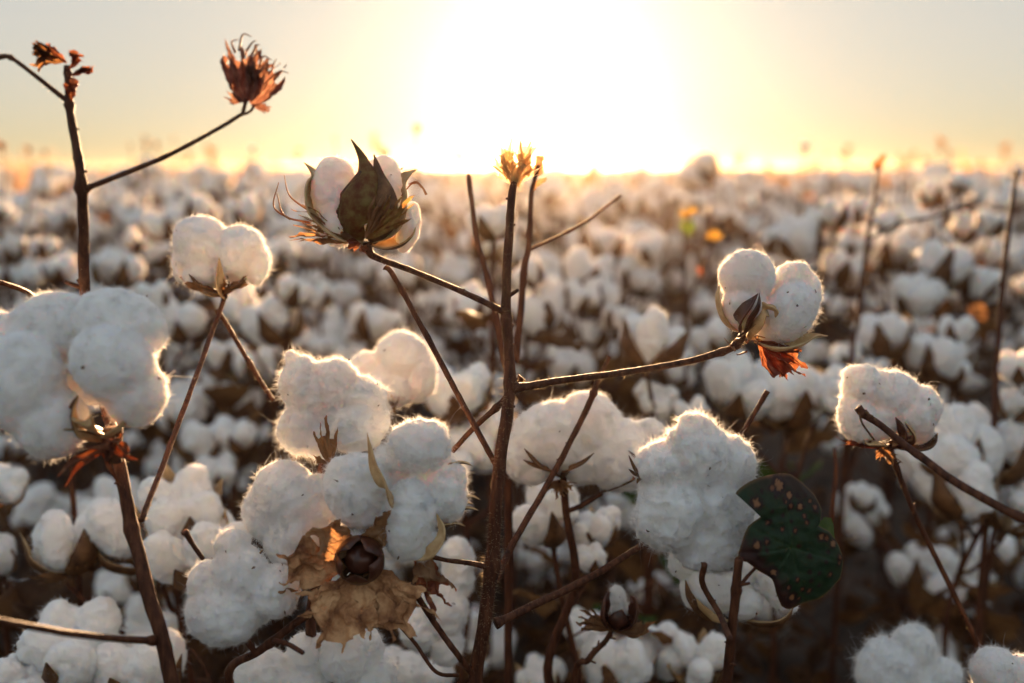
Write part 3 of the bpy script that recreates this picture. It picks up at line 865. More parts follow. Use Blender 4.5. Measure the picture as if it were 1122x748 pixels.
fan(mb, b0, -RGT * .95 + UPV * .42 + VIEW * .05, VIEW + UPV * .5, .062, .16, teeth=4, tooth=.5, cup=.4, curl=-.12, crumple=.003, mat=0, seed=23, nu=70, nr=30)
fan(mb, b0, -RGT * .9 + UPV * .2, VIEW + UPV * .5, .052, .2, teeth=4, tooth=.5, cup=.4, curl=-.2, crumple=.003, mat=0, seed=24, nu=70, nr=30)
fan(mb, b0, -RGT * .95 + UPV * .55 - VIEW * .1, VIEW, .060, .12, teeth=3, tooth=.5, cup=.4, curl=.15, crumple=.003, mat=0, seed=28, nu=70, nr=30)
fan(mb, b0, -RGT * .5 - UPV * .15 + VIEW * .3, VIEW, .014, .7, teeth=3, tooth=.3, cup=.3, crumple=.002, mat=1, seed=25, nu=40, nr=10)
fan(mb, b0 - UPV * .001, RGT * .4 - UPV * .5 + VIEW * .3, VIEW, .010, .8, teeth=4, tooth=.3, cup=.3, crumple=.002, mat=1, seed=26, nu=40, nr=10)
rs = np.random.default_rng(8)
for (p, q, r) in [((306, 200), (300, 226), (318, 240)), ((312, 192), (318, 215), (345, 235)), ((304, 212), (312, 236), (340, 244)), ((455, 200), (462, 204), (467, 213)), ((448, 202), (456, 199), (462, 205)),
                  ((440, 215), (450, 202), (455, 200))]:
    tube(mb, PX(sd, [(*p, -3), (*q, 0), (*r, 2)], c0), .0003, .0009, mat=0, per=8, ns=6)
pieces('bract', mb, [BRACT, BRACT_RED, BUR_GREEN], boll)
# --- split boll (right of the stem)
sd = .72
boll, c0 = custom_lint(PC, rc, sd, [(819, 303, 0, 30, 30, 26, 0), (815, 334, 0, 24, 28, 24, -12), (864, 342, -8, 26, 35, 24, -26), (873, 306, 10, 22, 20, 20, 10), (884, 330, 8, 16, 34, 18, -12),
                                    (842, 330, 16, 30, 34, 18, 0), (850, 365, 4, 20, 14, 20, 0)], 34, nf=26000, amp=.034, fl=.0022, longf=2000, voxel=.0013)
mb = MB()
bl2([(812, 364, -4), (806, 350, -24), (813, 337, -30), (824, 323, -28)], [8, 18, 14, 1], [-.7, -.5, .4], 3, 3, cup=.5, seed=1)
bl2([(816, 368, 0), (818, 352, -26), (824, 338, -32), (825, 322, -28)], [8, 14, 10, 1], [-.9, .5, .2], 3, 3, cup=.6, seed=2)
bl2([(818, 370, 0), (822, 354, -28), (828, 340, -36), (838, 341, -38), (840, 348, -34)], [9, 14, 16, 12, 3], [1, -.2, .6], 0, 0, cup=.55, seed=3)
bl2([(808, 364, 0), (792, 352, -2), (784, 330, -2), (787, 312, -2)], [8, 15, 13, 2], [1, -.2, .2], 0, 0, cup=.7, seed=4)
bl2([(822, 372, 0), (846, 384, -14), (870, 380, -14), (888, 370, -10), (905, 368, -6)], [10, 22, 24, 15, 1], UPV + .2 * VIEW, 0, 0, cup=.55, seed=5)
child('bur', mb, [BUR_IN, BUR_OUT, BUR_GREEN, BUR_DARK], boll)
mb = MB(); b0 = PX(sd, [(826, 373, -12)], c0)[0]
fan(mb, b0, RGT * .75 - UPV * .65 + VIEW * .2, VIEW, .043, .66, conv=.1, teeth=5, tooth=.24, cup=.1, curl=.05, crumple=.0035, mat=0, seed=31, nu=90, nr=24, pleat=.003)
fan(mb, b0 + RGT * .004, RGT * .55 - UPV * .8, VIEW, .036, .55, conv=.2, teeth=4, tooth=.25, cup=.1, curl=-.05, crumple=.003, mat=0, seed=33, nu=70, nr=20, pleat=.003)
fan(mb, b0, -RGT * .3 + UPV * .1 + VIEW * .7, VIEW, .010, .8, teeth=4, tooth=.3, crumple=.002, mat=1, seed=32, nu=30, nr=8)
for k in range(6):
    e = b0 - RGT * .012 + rs.normal(size=3) * .003
    tube(mb, [e, e + rs.normal(size=3) * .004, e + rs.normal(size=3) * .006], .0008, .0002, mat=1, per=4, ns=6)
pieces('bract', mb, [BRACT_RED, BRACT], boll)
# --- open star-shaped boll with the dark bur in front
sd = .655
boll, c0 = custom_lint(PC, rc, sd, [(459, 490, 4, 36, 31, 30, -8), (486, 540, 10, 25, 36, 26, 12), (391, 536, 0, 36, 40, 32, 10), (449, 566, -6, 30, 46, 28, -8), (430, 535, 22, 44, 38, 24, 0), (474, 478, 0, 18, 17, 18, 0), (440, 502, 2, 18, 16, 18, 0), (374, 520, 2, 18, 20, 18, 0), (400, 560, -2, 22, 18, 20, 0), (462, 590, -4, 18, 22, 18, 0), (494, 522, 8, 16, 18, 16, 0)],
                       35, nf=36000, amp=.034)
mb = MB()
bl2([(440, 560, -6), (430, 532, -32), (418, 510, -32), (411, 492, -26), (406, 472, -22)], [14, 22, 20, 10, 1], [-1, -.4, .3], 0, 0, cup=.4, seed=1)
bl2([(455, 610, -8), (478, 598, -24), (487, 580, -20), (480, 560, -16)], [8, 16, 12, 2], [-.6, -.5, .4], 0, 1, cup=.5, seed=2)
# closed dark valves round a dark ball added to darken the hollow within
hv_, hf_ = ico(3); hc_ = PX(sd, [(397, 608, -16)], c0)[0]
mb.add(hv_ * .0105 * [1, 1.1, 1] + hc_ + nvec(hv_ * .03, 60, 2) * .002, hf_, 3)
for k in range(5):
    a = k * 1.2566 + .4
    bl2([(397 + 6 * math.cos(a), 612 + 6 * math.sin(a), 6), (397 + 25 * math.cos(a), 610 + 25 * math.sin(a), -12), (397 + 23 * math.cos(a), 608 + 23 * math.sin(a), -32), (397 + 15 * math.cos(a), 605 + 15 * math.sin(a), -42)],
        [10, 31, 29, 2], np.array([0, 0, 0.0]) - (RGT * math.cos(a) - UPV * math.sin(a)), 1, 3, cup=.35, seed=5 + k)
for (x, y, z, L) in [(488, 510, 4, 30), (500, 548, 8, 26), (496, 560, 4, 28), (484, 577, 2, 26), (498, 555, 10, 20)]:
    bl2([(x - 8, y + 3, z), (x + L * .35, y - 1, z), (x + L * .7, y - 2, z), (x + L, y - 1 + (x % 3), z)], [10, 9, 5, .6], UPV, 0, 1, cup=.6, seed=x)
child('bur', mb, [BUR_IN, BUR_OUT, BRACT, BUR_DARK], boll)
mb = MB()
def fn(p, dr, nm, L, sp, mat, seed, **kw):
    a = dict(nu=120, nr=36, crumple=.0062, pleat=.0006, cup=.15, curl=.1, tooth=.35, teeth=7); a.update(kw)
    fan(mb, PX(sd, [p], c0)[0], dr, nm, L * sd / FPX, sp, mat=mat, seed=seed, **a)
fn((385, 612, -6), RGT * .8 + UPV * .72 + VIEW * .35, UPV * -.6 + VIEW * .5, 96, .34, 0, 41, teeth=3, tooth=.22, cup=.3, curl=-.06)
fn((395, 625, -8), RGT * -.35 - UPV * .8 + VIEW * .25, VIEW, 90, .95, 2, 42, teeth=6, tooth=.2, curl=.05)
fn((400, 622, -6), RGT * .65 - UPV * .75 + VIEW * .2, VIEW, 98, .78, 2, 43, teeth=5, tooth=.22, curl=.02)
fn((385, 618, -10), RGT * -.95 + UPV * .1 + VIEW * .2, VIEW, 88, .62, 2, 44, teeth=4, tooth=.24)
fn((455, 600, 0), RGT * .45 - UPV * .9, VIEW, 84, .5, 1, 45, teeth=4, tooth=.42)
fn((462, 596, -4), RGT * .25 - UPV * .95, VIEW, 62, .5, 0, 46, teeth=3, tooth=.42)
fn((392, 588, -14), -RGT * .6 + UPV * .1 + VIEW * .3, VIEW, 52, .8, 0, 47, teeth=4, tooth=.2)
fn((330, 645, -6), -RGT * .9 + VIEW * .2, UPV, 26, .4, 0, 48, teeth=3, cup=.8)
pieces('bract', mb, [BRACT, BRACT_RED, principled('pale_bract', [(0.3, (0.16, .06, .03)), (.46, (.42, .20, .09)), (.62, (.66, .38, .19))], 70, .8, bmp=(170, 1.0, .0022))], boll)

# ============ fuzzy bolls left of the open one
base = W(350, 700, .80); r3 = np.array([base[0], base[1] + .05, 0.0])
P3 = thing('cotton_plant', 'cotton plant with shaggy backlit bolls, one over a pointed brown bract, left of centre', 'cotton plant', r3)
sd = .70
stem_part('stem', P3, r3, [(350, 1000, .85), (352, 800, .76), (340, 690, .72), (352, 600, .72), (352, 520, .72), (362, 492, .71)], [.005, .0045, .004, .0035, .003, .003])
stem_part('branch', P3, r3, [(345, 640, .72), (325, 620, .70), (318, 610, .69)], [.003, .002, .002])
stem_part('branch', P3, r3, [(400, 470, .84), (380, 560, .80), (352, 660, .73)][::-1], [.003, .0025, .002])
boll, c0 = custom_lint(P3, r3, sd, [(334, 424, 0, 26, 34, 30, 12), (364, 420, 4, 27, 28, 28, -25), (398, 436, 4, 24, 24, 24, -30), (413, 458, 4, 15, 20, 20, 0), (330, 468, 0, 24, 30, 26, -10), (322, 400, 2, 9, 18, 12, 20), (392, 468, -6, 28, 28, 26, 30), (350, 480, 2, 20, 24, 22, 0), (362, 448, 14, 36, 34, 24, 0)],
                       36, nf=26000, fl=.0036, longf=3200, amp=.06)
mb = MB(); b0 = PX(sd, [(368, 506, -34)], c0)[0]
fan(mb, b0, UPV - RGT * .12 + VIEW * .12, VIEW, .036, .62, teeth=4, tooth=.42, cup=-.1, curl=.04, conv=.3, crumple=.0028, mat=0, seed=51, nu=80, nr=24)
fan(mb, b0, UPV * .3 - RGT * .9 + VIEW * .3, UPV, .014, .5, teeth=3, tooth=.4, mat=0, seed=52, nu=40, nr=10)
pieces('bract', mb, [BRACT], boll)
boll, c0 = custom_lint(P3, r3, .86, [(440, 392, 0, 28, 30, 26, 0), (402, 402, 4, 16, 18, 18, 0), (428, 420, 2, 32, 28, 26, 0), (458, 410, 2, 20, 32, 20, 0)], 37, nf=14000, voxel=.0018, fl=.0034, fw=.00012)
mb = MB(); b0 = PX(.86, [(434, 452, -12)], c0)[0]
fan(mb, b0, UPV + VIEW * .4, VIEW, .022, .4, teeth=4, mat=0, seed=53, nu=40, nr=14); pieces('bract', mb, [BRACT], boll)
boll, c0 = custom_lint(P3, r3, .68, [(312, 545, 0, 38, 40, 34, 0), (322, 585, 0, 34, 38, 32, 0), (296, 560, 2, 30, 32, 28, 0), (345, 560, 8, 30, 40, 28, 0)], 38, nf=24000, fl=.0030, amp=.04)
mb = MB(); b0 = PX(.68, [(296, 608, -30)], c0)[0]
for k in range(3):
    blade(mb, [b0, b0 + RGT * (-.006 + .002 * k) + UPV * .002 * k, b0 + RGT * (-.010 + .005 * k) + UPV * (.004 + .002 * k)], [.003, .004, .0004], UPV, cup=.6, mat_in=0, mat_out=1, seed=k)
child('bur', mb, BURMATS, boll)

# ============ low bolls on the left of it
base = W(300, 740, .75); r4 = np.array([base[0], base[1] + .04, 0.0])
P4 = thing('cotton_plant', 'low cotton plant with a shaded four-lobed boll under the shaggy backlit bolls', 'cotton plant', r4)
stem_part('stem', P4, r4, [(290, 1050, .78), (296, 850, .72), (250, 745, .68), (285, 712, .67), (345, 668, .66)], [.004, .0038, .003, .0028, .0026], nodes=[(.8, .3, .02)])
stem_part('branch', P4, r4, [(280, 716, .67), (270, 700, .665), (262, 688, .66)], [.002, .002, .002])
stem_part('branch', P4, r4, [(300, 702, .65), (316, 706, .64), (332, 715, .63)], [.0018, .0016, .0015])
stem_part('branch', P4, r4, [(222, 612, .64), (211, 596, .63), (202, 582, .625)], [.0016, .0015, .0022])
boll, c0 = custom_lint(P4, r4, .66, [(262, 628, 0, 32, 32, 28, 0), (246, 670, -2, 42, 36, 32, 0), (300, 648, 2, 28, 30, 28, 0), (254, 598, 4, 19, 18, 18, 0), (226, 640, 2, 20, 28, 22, 0), (272, 655, 8, 36, 36, 22, 0)], 39, nf=24000, fl=.0026, amp=.035)
boll, c0 = custom_lint(P4, r4, .72, [(292, 742, 0, 36, 30, 32, 0), (338, 718, 6, 26, 24, 26, 0), (384, 716, 0, 34, 36, 32, 20), (330, 755, 0, 34, 26, 28, 0), (408, 742, 2, 28, 24, 26, 0)], 40, nf=20000, fl=.003, amp=.04)
boll, c0 = custom_lint(P4, r4, .84, [(486, 668, 0, 26, 30, 26, 10), (503, 622, 6, 17, 32, 20, 8), (462, 690, 4, 24, 22, 24, 0), (490, 705, 0, 18, 20, 22, 0)], 41, nf=14000, fl=.003, amp=.06, voxel=.0018)
boll, c0 = custom_lint(P4, r4, .92, [(446, 738, 0, 24, 22, 24, 0), (478, 742, 4, 20, 18, 22, 0), (425, 728, 8, 16, 18, 20, 0)], 49, nf=9000, fl=.003, amp=.06, voxel=.0020)

# ============ wide double boll behind the thin twig
base = W(640, 700, .85); r5 = np.array([base[0], base[1] + .05, 0.0])
P5 = thing('cotton_plant', 'cotton plant whose wide double boll lies behind the thin slanting twig', 'cotton plant', r5)
stem_part('stem', P5, r5, [(640, 1000, .90), (645, 820, .86), (600, 740, .84), (630, 640, .82), (620, 560, .80), (617, 520, .79)], [.005, .0045, .004, .0035, .003, .0028])
stem_part('branch', P5, r5, [(622, 560, .80), (640, 552, .80), (660, 540, .80)], [.002, .002, .002])
boll, c0 = custom_lint(P5, r5, .79, [(606, 478, 0, 46, 38, 32, 0), (645, 465, 2, 36, 36, 30, 0), (572, 500, 2, 20, 30, 22, 0), (682, 500, 2, 42, 40, 32, 0), (712, 475, 4, 18, 18, 18, 0), (640, 500, 8, 40, 32, 26, 0), (584, 518, 0, 20, 14, 18, 0)],
                       42, nf=28000, fl=.0030, amp=.03)
sd = .79; mb = MB()
bl2([(617, 524, 0), (620, 512, -30), (635, 503, -36), (648, 492, -36)], [6, 9, 6, 1], [0, -.4, 1], 1, 1, seed=1)
bl2([(614, 524, 0), (600, 512, -30), (585, 506, -36), (573, 500, -34)], [6, 9, 6, 1], [0, -.4, 1], 1, 1, seed=2)
bl2([(600, 512, -28), (590, 506, -36), (580, 495, -34), (574, 488, -34)], [5, 6, 4, 1], [0, -.4, 1], 1, 1, seed=3)
bl2([(660, 540, 0), (692, 520, -30), (694, 500, -36), (684, 490, -34)], [6, 7, 5, 1], [0, -.4, 1], 1, 1, seed=4)
b0 = PX(sd, [(612, 524, -10)], c0)[0]
for k in range(4):
    fan(mb, b0, RGT * (k - 1.5) * .6 - UPV * .6 + VIEW * .2, VIEW, .018, .5, teeth=4, mat=2, seed=60 + k, nu=40, nr=12)
child('bur', mb, BURMATS, boll)

# ============ ragged boll and spotted leaf
base = W(795, 748, .68); r6 = np.array([base[0], base[1] + .03, 0.0])
P6 = thing('cotton_plant', 'cotton plant with a big ragged boll and a spotted dark green leaf', 'cotton plant', r6)
stem_part('stem', P6, r6, [(790, 1100, .70), (792, 860, .66), (797, 748, .66), (803, 680, .645), (809, 620, .635), (810, 614, .635)], [.0048, .0042, .0036, .003, .0028, .0026], nodes=[(.7, .3, .02)])
stem_part('branch', P6, r6, [(800, 700, .61), (788, 672, .66), (770, 640, .66), (772, 618, .65)], [.002, .002, .002, .002])
stem_part('branch', P6, r6, [(812, 478, .75), (822, 460, .75), (834, 440, .75), (841, 428, .75)], [.0018, .0019, .0019, .0022])
boll, c0 = custom_lint(P6, r6, .69, [(765, 500, 0, 40, 38, 32, 0), (764, 474, 2, 20, 20, 20, 0), (726, 512, 0, 30, 28, 28, 0), (800, 512, 4, 26, 36, 28, 0), (732, 562, -6, 40, 42, 34, 0), (790, 560, 2, 36, 46, 32, 0),
                                     (780, 598, 2, 40, 30, 30, 0), (755, 540, 12, 46, 50, 28, 0)], 43, nf=42000, fl=.0036, longf=5000, amp=.042)
mb = MB()
b0 = PX(.69, [(700, 520, -14)], c0)[0]
for k, (dx, dy, L) in enumerate([(-.5, .9, .016), (-.8, .5, .010), (-.3, -.6, .008)]):
    blade(mb, [b0 + RGT * .001 * k, b0 + (RGT * dx * .5 + UPV * dy * .4) * L, b0 + (RGT * dx + UPV * dy) * L], [.002, .002, .0004], VIEW, cup=.5, mat_in=1, mat_out=1, seed=k)
child('bur', mb, BURMATS, boll)
sd = .75
boll, c0 = custom_lint(P6, r6, sd, [(780, 642, 0, 36, 30, 28, 20), (752, 612, 4, 20, 24, 20, 0), (812, 660, 2, 24, 20, 22, 0), (845, 640, -2, 13, 36, 18, 32), (862, 662, 2, 14, 10, 14, 0), (800, 630, 8, 30, 26, 22, 0)],
                       44, nf=16000, fl=.0026, amp=.03)
mb = MB()
bl2([(790, 682, 4), (765, 672, -18), (750, 650, -20), (748, 632, -16)], [14, 18, 14, 2], [.8, .5, .5], 0, 1, cup=.7, seed=1)
bl2([(800, 682, 4), (780, 674, -26), (764, 660, -28), (758, 650, -26)], [10, 12, 9, 2], [.5, .8, .5], 0, 0, cup=.7, seed=2)
bl2([(810, 682, 4), (840, 684, -10), (858, 676, -14), (866, 662, -14)], [10, 16, 12, 2], [-.3, .5, 1], 0, 1, cup=.7, seed=3)
child('bur', mb, BURMATS, boll)


def spotted_leaf():
    """cotton leaf traced from the photograph, folded and cupped, with leaf-spot scars"""
    d = .645
    outline = [(808, 543), (824, 531), (842, 525), (858, 523), (872, 524), (884, 533), (895, 545), (901, 560), (899, 575), (897, 578), (910, 586), (921, 601), (928, 622), (926, 640), (915, 653), (900, 662), (884, 667), (872, 673),
               (862, 668), (852, 650), (846, 634), (830, 624), (818, 615), (808, 613), (811, 598), (820, 577), (838, 561), (822, 552)]
    O = np.array(outline, float)
    cen = np.array([868.0, 600.0])
    # dense closed boundary
    E = np.concatenate([O[-1:], O, O[:2]]); B = []
    for i in range(1, len(O) + 1):
        for k in range(8):
            t = k / 8
            lin = E[i] * (1 - t) + E[i + 1] * t
            cr = 0.5 * ((2 * E[i]) + (-E[i - 1] + E[i + 1]) * t + (2 * E[i - 1] - 5 * E[i] + 4 * E[i + 1] - E[i + 2]) * t * t + (-E[i - 1] + 3 * E[i] - 3 * E[i + 1] + E[i + 2]) * t ** 3)
            B.append(lin * .5 + cr * .5)
    B = np.array(B); nb = len(B); nr = 60
    r = np.linspace(0, 1, nr)[:, None, None]
    G = cen + (B[None] - cen) * r                     # nr x nb x 2
    x = G[..., 0] - cen[0]; y = G[..., 1] - cen[1]
    G2 = cen + np.stack([x * np.where(x > 0, 1.10, 1.0), y * 1.02], -1)
    # relief in pixels (towards the camera negative)
    ang = np.arctan2(y, x)
    veins = np.zeros_like(x)
    for a in (math.radians(-155), math.radians(175), math.radians(-95), math.radians(75), math.radians(20), math.radians(125)):
        da = np.abs(np.angle(np.exp(1j * (ang - a))))
        veins += np.exp(-(da * np.hypot(x, y) / 2.0) ** 2)
    z = 0.0035 * (x ** 2) * .8 + 0.0035 * y ** 2 - 5 * np.exp(-((y + 45) / 16) ** 2) + 2.2 * np.sin(x * .09 + 1) + 1.6 * np.sin(y * .12 + x * .05)
    z = z + 1.1 * veins + pnoise(np.stack([x, y, 0 * x], -1).reshape(-1, 3), .09).reshape(x.shape) * 3.5 + 8 * np.clip((r[..., 0] - .85) / .15, 0, 1) ** 2 * .35
    s = d / FPX
    tilt = .25
    V = W(0, 0, d) * 0 + (CAM + d * FWD) + ((G2[..., 0] - 561) * s)[..., None] * RGT + ((374 - G2[..., 1]) * s)[..., None] * UPV + ((z + tilt * x) * s)[..., None] * FWD
    V = V.reshape(-1, 3) - r6
    i = np.arange(nr - 1)[:, None] * nb; j = np.arange(nb)[None]
    F = np.stack([i + j, i + (j + 1) % nb, i + nb + (j + 1) % nb, i + nb + j], -1).reshape(-1, 4)
    mb = MB(); mb.add(V, F, 0)
    me = mb.mesh('leaf', [])
    spots = [(828, 551, 5.5), (856, 534, 7), (848, 537, 3.5), (867, 545, 4.5), (868, 556, 3.6), (878, 557, 4), (894, 558, 3.4), (857, 580, 2.6), (872, 582, 2.6), (827, 596, 4.6), (838, 592, 3.6), (826, 605, 2), (829, 609, 2),
             (847, 626, 5), (838, 601, 2), (900, 590, 4), (906, 592, 3.2), (914, 599, 4), (922, 616, 3.6), (921, 621, 3), (872, 657, 4.5), (890, 651, 3), (882, 648, 2.6), (875, 636, 2.6), (843, 571, 2), (840, 572, 2.5), (882, 567, 2.4),
             (884, 574, 2.4), (888, 611, 2.2), (876, 599, 2), (890, 638, 2.2), (888, 628, 1.8), (908, 607, 2), (911, 633, 2.6), (866, 645, 3), (896, 562, 2), (850, 545, 2), (862, 551, 2.5), (835, 540, 2), (845, 560, 2), (905, 618, 1.8),
             (898, 630, 1.8), (868, 572, 1.6), (858, 565, 2), (900, 645, 1.8), (880, 660, 2.4), (860, 548, 2), (889, 552, 2.4), (876, 545, 2.2), (885, 545, 2.0)]
    Gx = G[..., 0].reshape(-1); Gy = G[..., 1].reshape(-1)
    nz = pnoise(np.stack([Gx, Gy, 0 * Gx], 1), .12); nz2 = pnoise(np.stack([Gx, Gy, 0 * Gx], 1), .5)
    # age-browning of the upper lobe and the lower folded lobe: real pigment
    old = np.clip((552 - Gy) / 26 + (Gx - 850) / 60 * (Gy < 590) + nz * .8, 0, 1) * .8
    old2 = np.clip((Gy - 640) / 20 - (Gx - 868) / 16 + nz, 0, 1)
    edge = np.clip((np.repeat(np.linspace(0, 1, nr), nb) - .96) / .04, 0, 1)  # outermost rim: warm backlight painted in as a tan colour
    g = np.array([.014, .034, .015]); dk = np.array([.040, .016, .014]); rd = np.array([.06, .018, .01])
    C = g[None] * (1 + .5 * nz[:, None] + .35 * nz2[:, None]) + veins.reshape(-1, 1) * np.array([.006, .011, .005])
    C = C * (1 - np.maximum(old, old2)[:, None]) + dk * np.maximum(old, old2)[:, None]
    C = C * (1 - edge[:, None] * .6) + np.array([.22, .12, .05]) * edge[:, None] * .6
    for (sx, sy, sr) in spots:
        dd = np.hypot(Gx - sx, (Gy - sy) * .85) / (sr * .88 * (1 + .7 * nz2 + .5 * nz))
        ring = np.exp(-((dd - 1.0) / .45) ** 2) + (dd < 1) * 1.0
        ring = np.clip(ring, 0, 1)[:, None]
        C = C * (1 - ring) + np.array([.022, .010, .010]) * ring
        if sr > 2.3:
            core = np.clip((.78 - dd) / .15, 0, 1)[:, None]
            C = C * (1 - core) + (np.array([.24, .115, .055]) if sr > 3.9 else np.array([.15, .06, .03])) * core
    at = me.color_attributes.new('pigment', 'FLOAT_COLOR', 'POINT')  # leaf pigment together with the painted rim light
    at.data.foreach_set('color', np.concatenate([np.clip(C, 0, 1), np.ones((len(C), 1))], 1).astype(np.float32).ravel())
    m, nt, out = new_mat('spotted_leaf')
    a = nt.nodes.new('ShaderNodeAttribute'); a.attribute_name = 'pigment'
    p = nt.nodes.new('ShaderNodeBsdfPrincipled'); p.inputs['Roughness'].default_value = .5; p.inputs['Specular IOR Level'].default_value = .25
    t = nt.nodes.new('ShaderNodeBsdfTranslucent'); mx = nt.nodes.new('ShaderNodeMixShader'); mx.inputs[0].default_value = .25
    nt.links.new(a.outputs['Color'], p.inputs['Base Color']); nt.links.new(a.outputs['Color'], t.inputs['Color'])
    nt.links.new(bump(nt, noise(nt, 260, 6), .5, .0008), p.inputs['Normal'])
    nt.links.new(p.outputs[0], mx.inputs[1]); nt.links.new(t.outputs[0], mx.inputs[2]); nt.links.new(mx.outputs[0], out.inputs[0])
    me.materials.append(m)
    return me


lf = newobj('leaf', spotted_leaf(), P6)
lf['label'] = 'dark green leaf with tan and purple leaf spots'
mb = MB(); leaf_sheet(mb, W(897, 592, .665) - r6, UPV * .5 + RGT * .45 + FWD * .3, VIEW, .022, .020, seed=4, crumple=.002, curl=-.4, fold=-.2)
newobj('leaf', mb.mesh('leaf', [GREEN]), P6)
stem_part('petiole', P6, r6, [(812, 640, .645), (822, 628, .648), (840, 612, .652), (868, 600, .662)], [.0013, .0011, .0010, .0010])

# ============ single fuzzy boll on the right
base = W(1090, 790, .90); r7 = np.array([base[0], base[1], 0.0])
P7 = thing('cotton_plant', 'cotton plant with one backlit fuzzy boll on a long thin red stalk', 'cotton plant', r7)
stem_part('stem', P7, r7, [(1140, 1050, .86), (1112, 800, .84), (1085, 735, .80), (1045, 650, .79), (1015, 590, .78), (995, 545, .77), (980, 505, .765), (974, 486, .765)], [.0034, .003, .0022, .0021, .002, .002, .002, .0024],
          nodes=[(.83, .3, .02)], hairs=300)
stem_part('branch', P7, r7, [(980, 508, .765), (965, 492, .765), (950, 484, .765), (930, 488, .765)], [.0016, .0018, .0016, .001])
stem_part('branch', P7, r7, [(905, 640, .95), (912, 560, .93), (916, 520, .93), (914, 490, .93)], [.0024, .0024, .0022, .0016])
sd = .765
boll, c0 = custom_lint(P7, r7, sd, [(940, 455, 0, 22, 30, 24, 0), (945, 425, 0, 22, 26, 24, 0), (978, 434, 2, 36, 28, 28, -20), (1002, 452, -6, 24, 30, 24, -20), (960, 460, 2, 26, 24, 24, 0), (1008, 470, 2, 16, 18, 18, 0), (936, 412, 0, 12, 12, 14, 30)],
                       45, nf=22000, fl=.0028, amp=.035, longf=2200)
mb = MB()
bl2([(975, 488, 0), (982, 478, -22), (978, 466, -26), (972, 455, -24)], [8, 14, 10, 1], [-1, -.4, .3], 3, 3, cup=.5, seed=1)
bl2([(976, 489, 0), (990, 478, -22), (986, 468, -26), (982, 460, -24)], [8, 12, 9, 1], [1, -.4, .3], 0, 3, cup=.5, seed=2)
bl2([(978, 489, 0), (998, 492, -16), (1014, 488, -14), (1024, 474, -8)], [8, 16, 14, 2], [-.4, 0, 1], 1, 3, cup=.5, seed=3)
bl2([(970, 489, 0), (955, 486, -18), (945, 486, -18), (940, 480, -16)], [8, 10, 7, 1], [.4, 0, 1], 0, 1, cup=.5, seed=4)
child('bur', mb, [BUR_IN, BUR_OUT, BRACT, BUR_DARK], boll)
mb = MB(); b0 = PX(sd, [(966, 489, -8)], c0)[0]
fan(mb, b0, -RGT + UPV * .05, UPV + VIEW * .5, .040, .14, teeth=4, tooth=.5, cup=.5, curl=.08, crumple=.003, mat=1, seed=71, nu=60, nr=24)
fan(mb, b0, -UPV * .8 + RGT * .4, VIEW, .016, .7, teeth=5, tooth=.4, mat=0, seed=72, nu=50, nr=12)
fan(mb, b0, -UPV * .6 - RGT * .5, VIEW, .012, .7, teeth=5, tooth=.4, mat=0, seed=73, nu=50, nr=12)
pieces('bract', mb, [BRACT, BRACT_RED], boll)

# ============ dark bare stick from the right edge
rb = W(1250, 640, .52); r8 = np.array([rb[0], rb[1], 0.0])
P8 = thing('cotton_stalk', 'dark bare broken cotton stalk reaching in from the right edge', 'dry stalk', r8)
mb = MB(); P = [r8 * 1.0, W(1270, 800, .54), W(1215, 620, .55), W(1160, 583, .58), (W(1110, 563, .6)), W(1050, 530, .62), W(1005, 498, .64), W(968, 468, .65), W(946, 453, .655), W(940, 446, .655)]
V, F = tube(mb, [p - r8 for p in P], 0, 0, per=10, ns=14, radii=[.006, .005, .0036, .0033, .003, .0027, .0025, .0022, .0026, .0028], nodes=[(8.0 / 9, .35, .01), (6 / 9, .15, .01)])
tube_hairs(mb, V, F, 500, .0006, .0016, .00007, 1)
newobj('stem', mb.mesh('stem', [BARK, BARKHAIR]), P8)
mb = MB(); tube(mb, [W(941, 448, .655) - r8, W(944, 462, .652) - r8, W(952, 474, .65) - r8, W(958, 482, .65) - r8], .0007, .0007, per=6, ns=6)
for (x, y) in [(955, 456), (959, 460), (950, 452)]:
    V, F = ico(2); mb.add(V * .0012 + (W(x, y, .651) - r8), F, 0)
newobj('twig', mb.mesh('twig', [BUR_OUT]), P8)

# ============ bottom right pair of bolls
base = W(1010, 840, .62); r9 = np.array([base[0], base[1] + .03, 0.0])
P9 = thing('cotton_plant', 'cotton plant with two shaggy bolls cut by the bottom right corner', 'cotton plant', r9)
stem_part('stem', P9, r9, [(1010, 1200, .66), (1012, 900, .62), (1000, 780, .61)], [.004, .0035, .003])
stem_part('branch', P9, r9, [(1012, 900, .62), (1050, 830, .66), (1100, 780, .70)], [.003, .0025, .002])
custom_lint(P9, r9, .60, [(975, 735, 0, 36, 36, 30, 0), (1002, 710, 2, 24, 24, 22, 0), (1032, 742, 2, 22, 20, 20, 0), (1000, 755, 4, 44, 34, 28, 0)], 46, nf=22000, fl=.0032, longf=2400, amp=.045)
custom_lint(P9, r9, .70, [(1090, 735, 0, 26, 26, 24, 0), (1118, 740, 0, 26, 22, 24, 0), (1100, 762, 4, 34, 26, 24, 0)], 47, nf=14000, fl=.003, longf=1200, amp=.04)

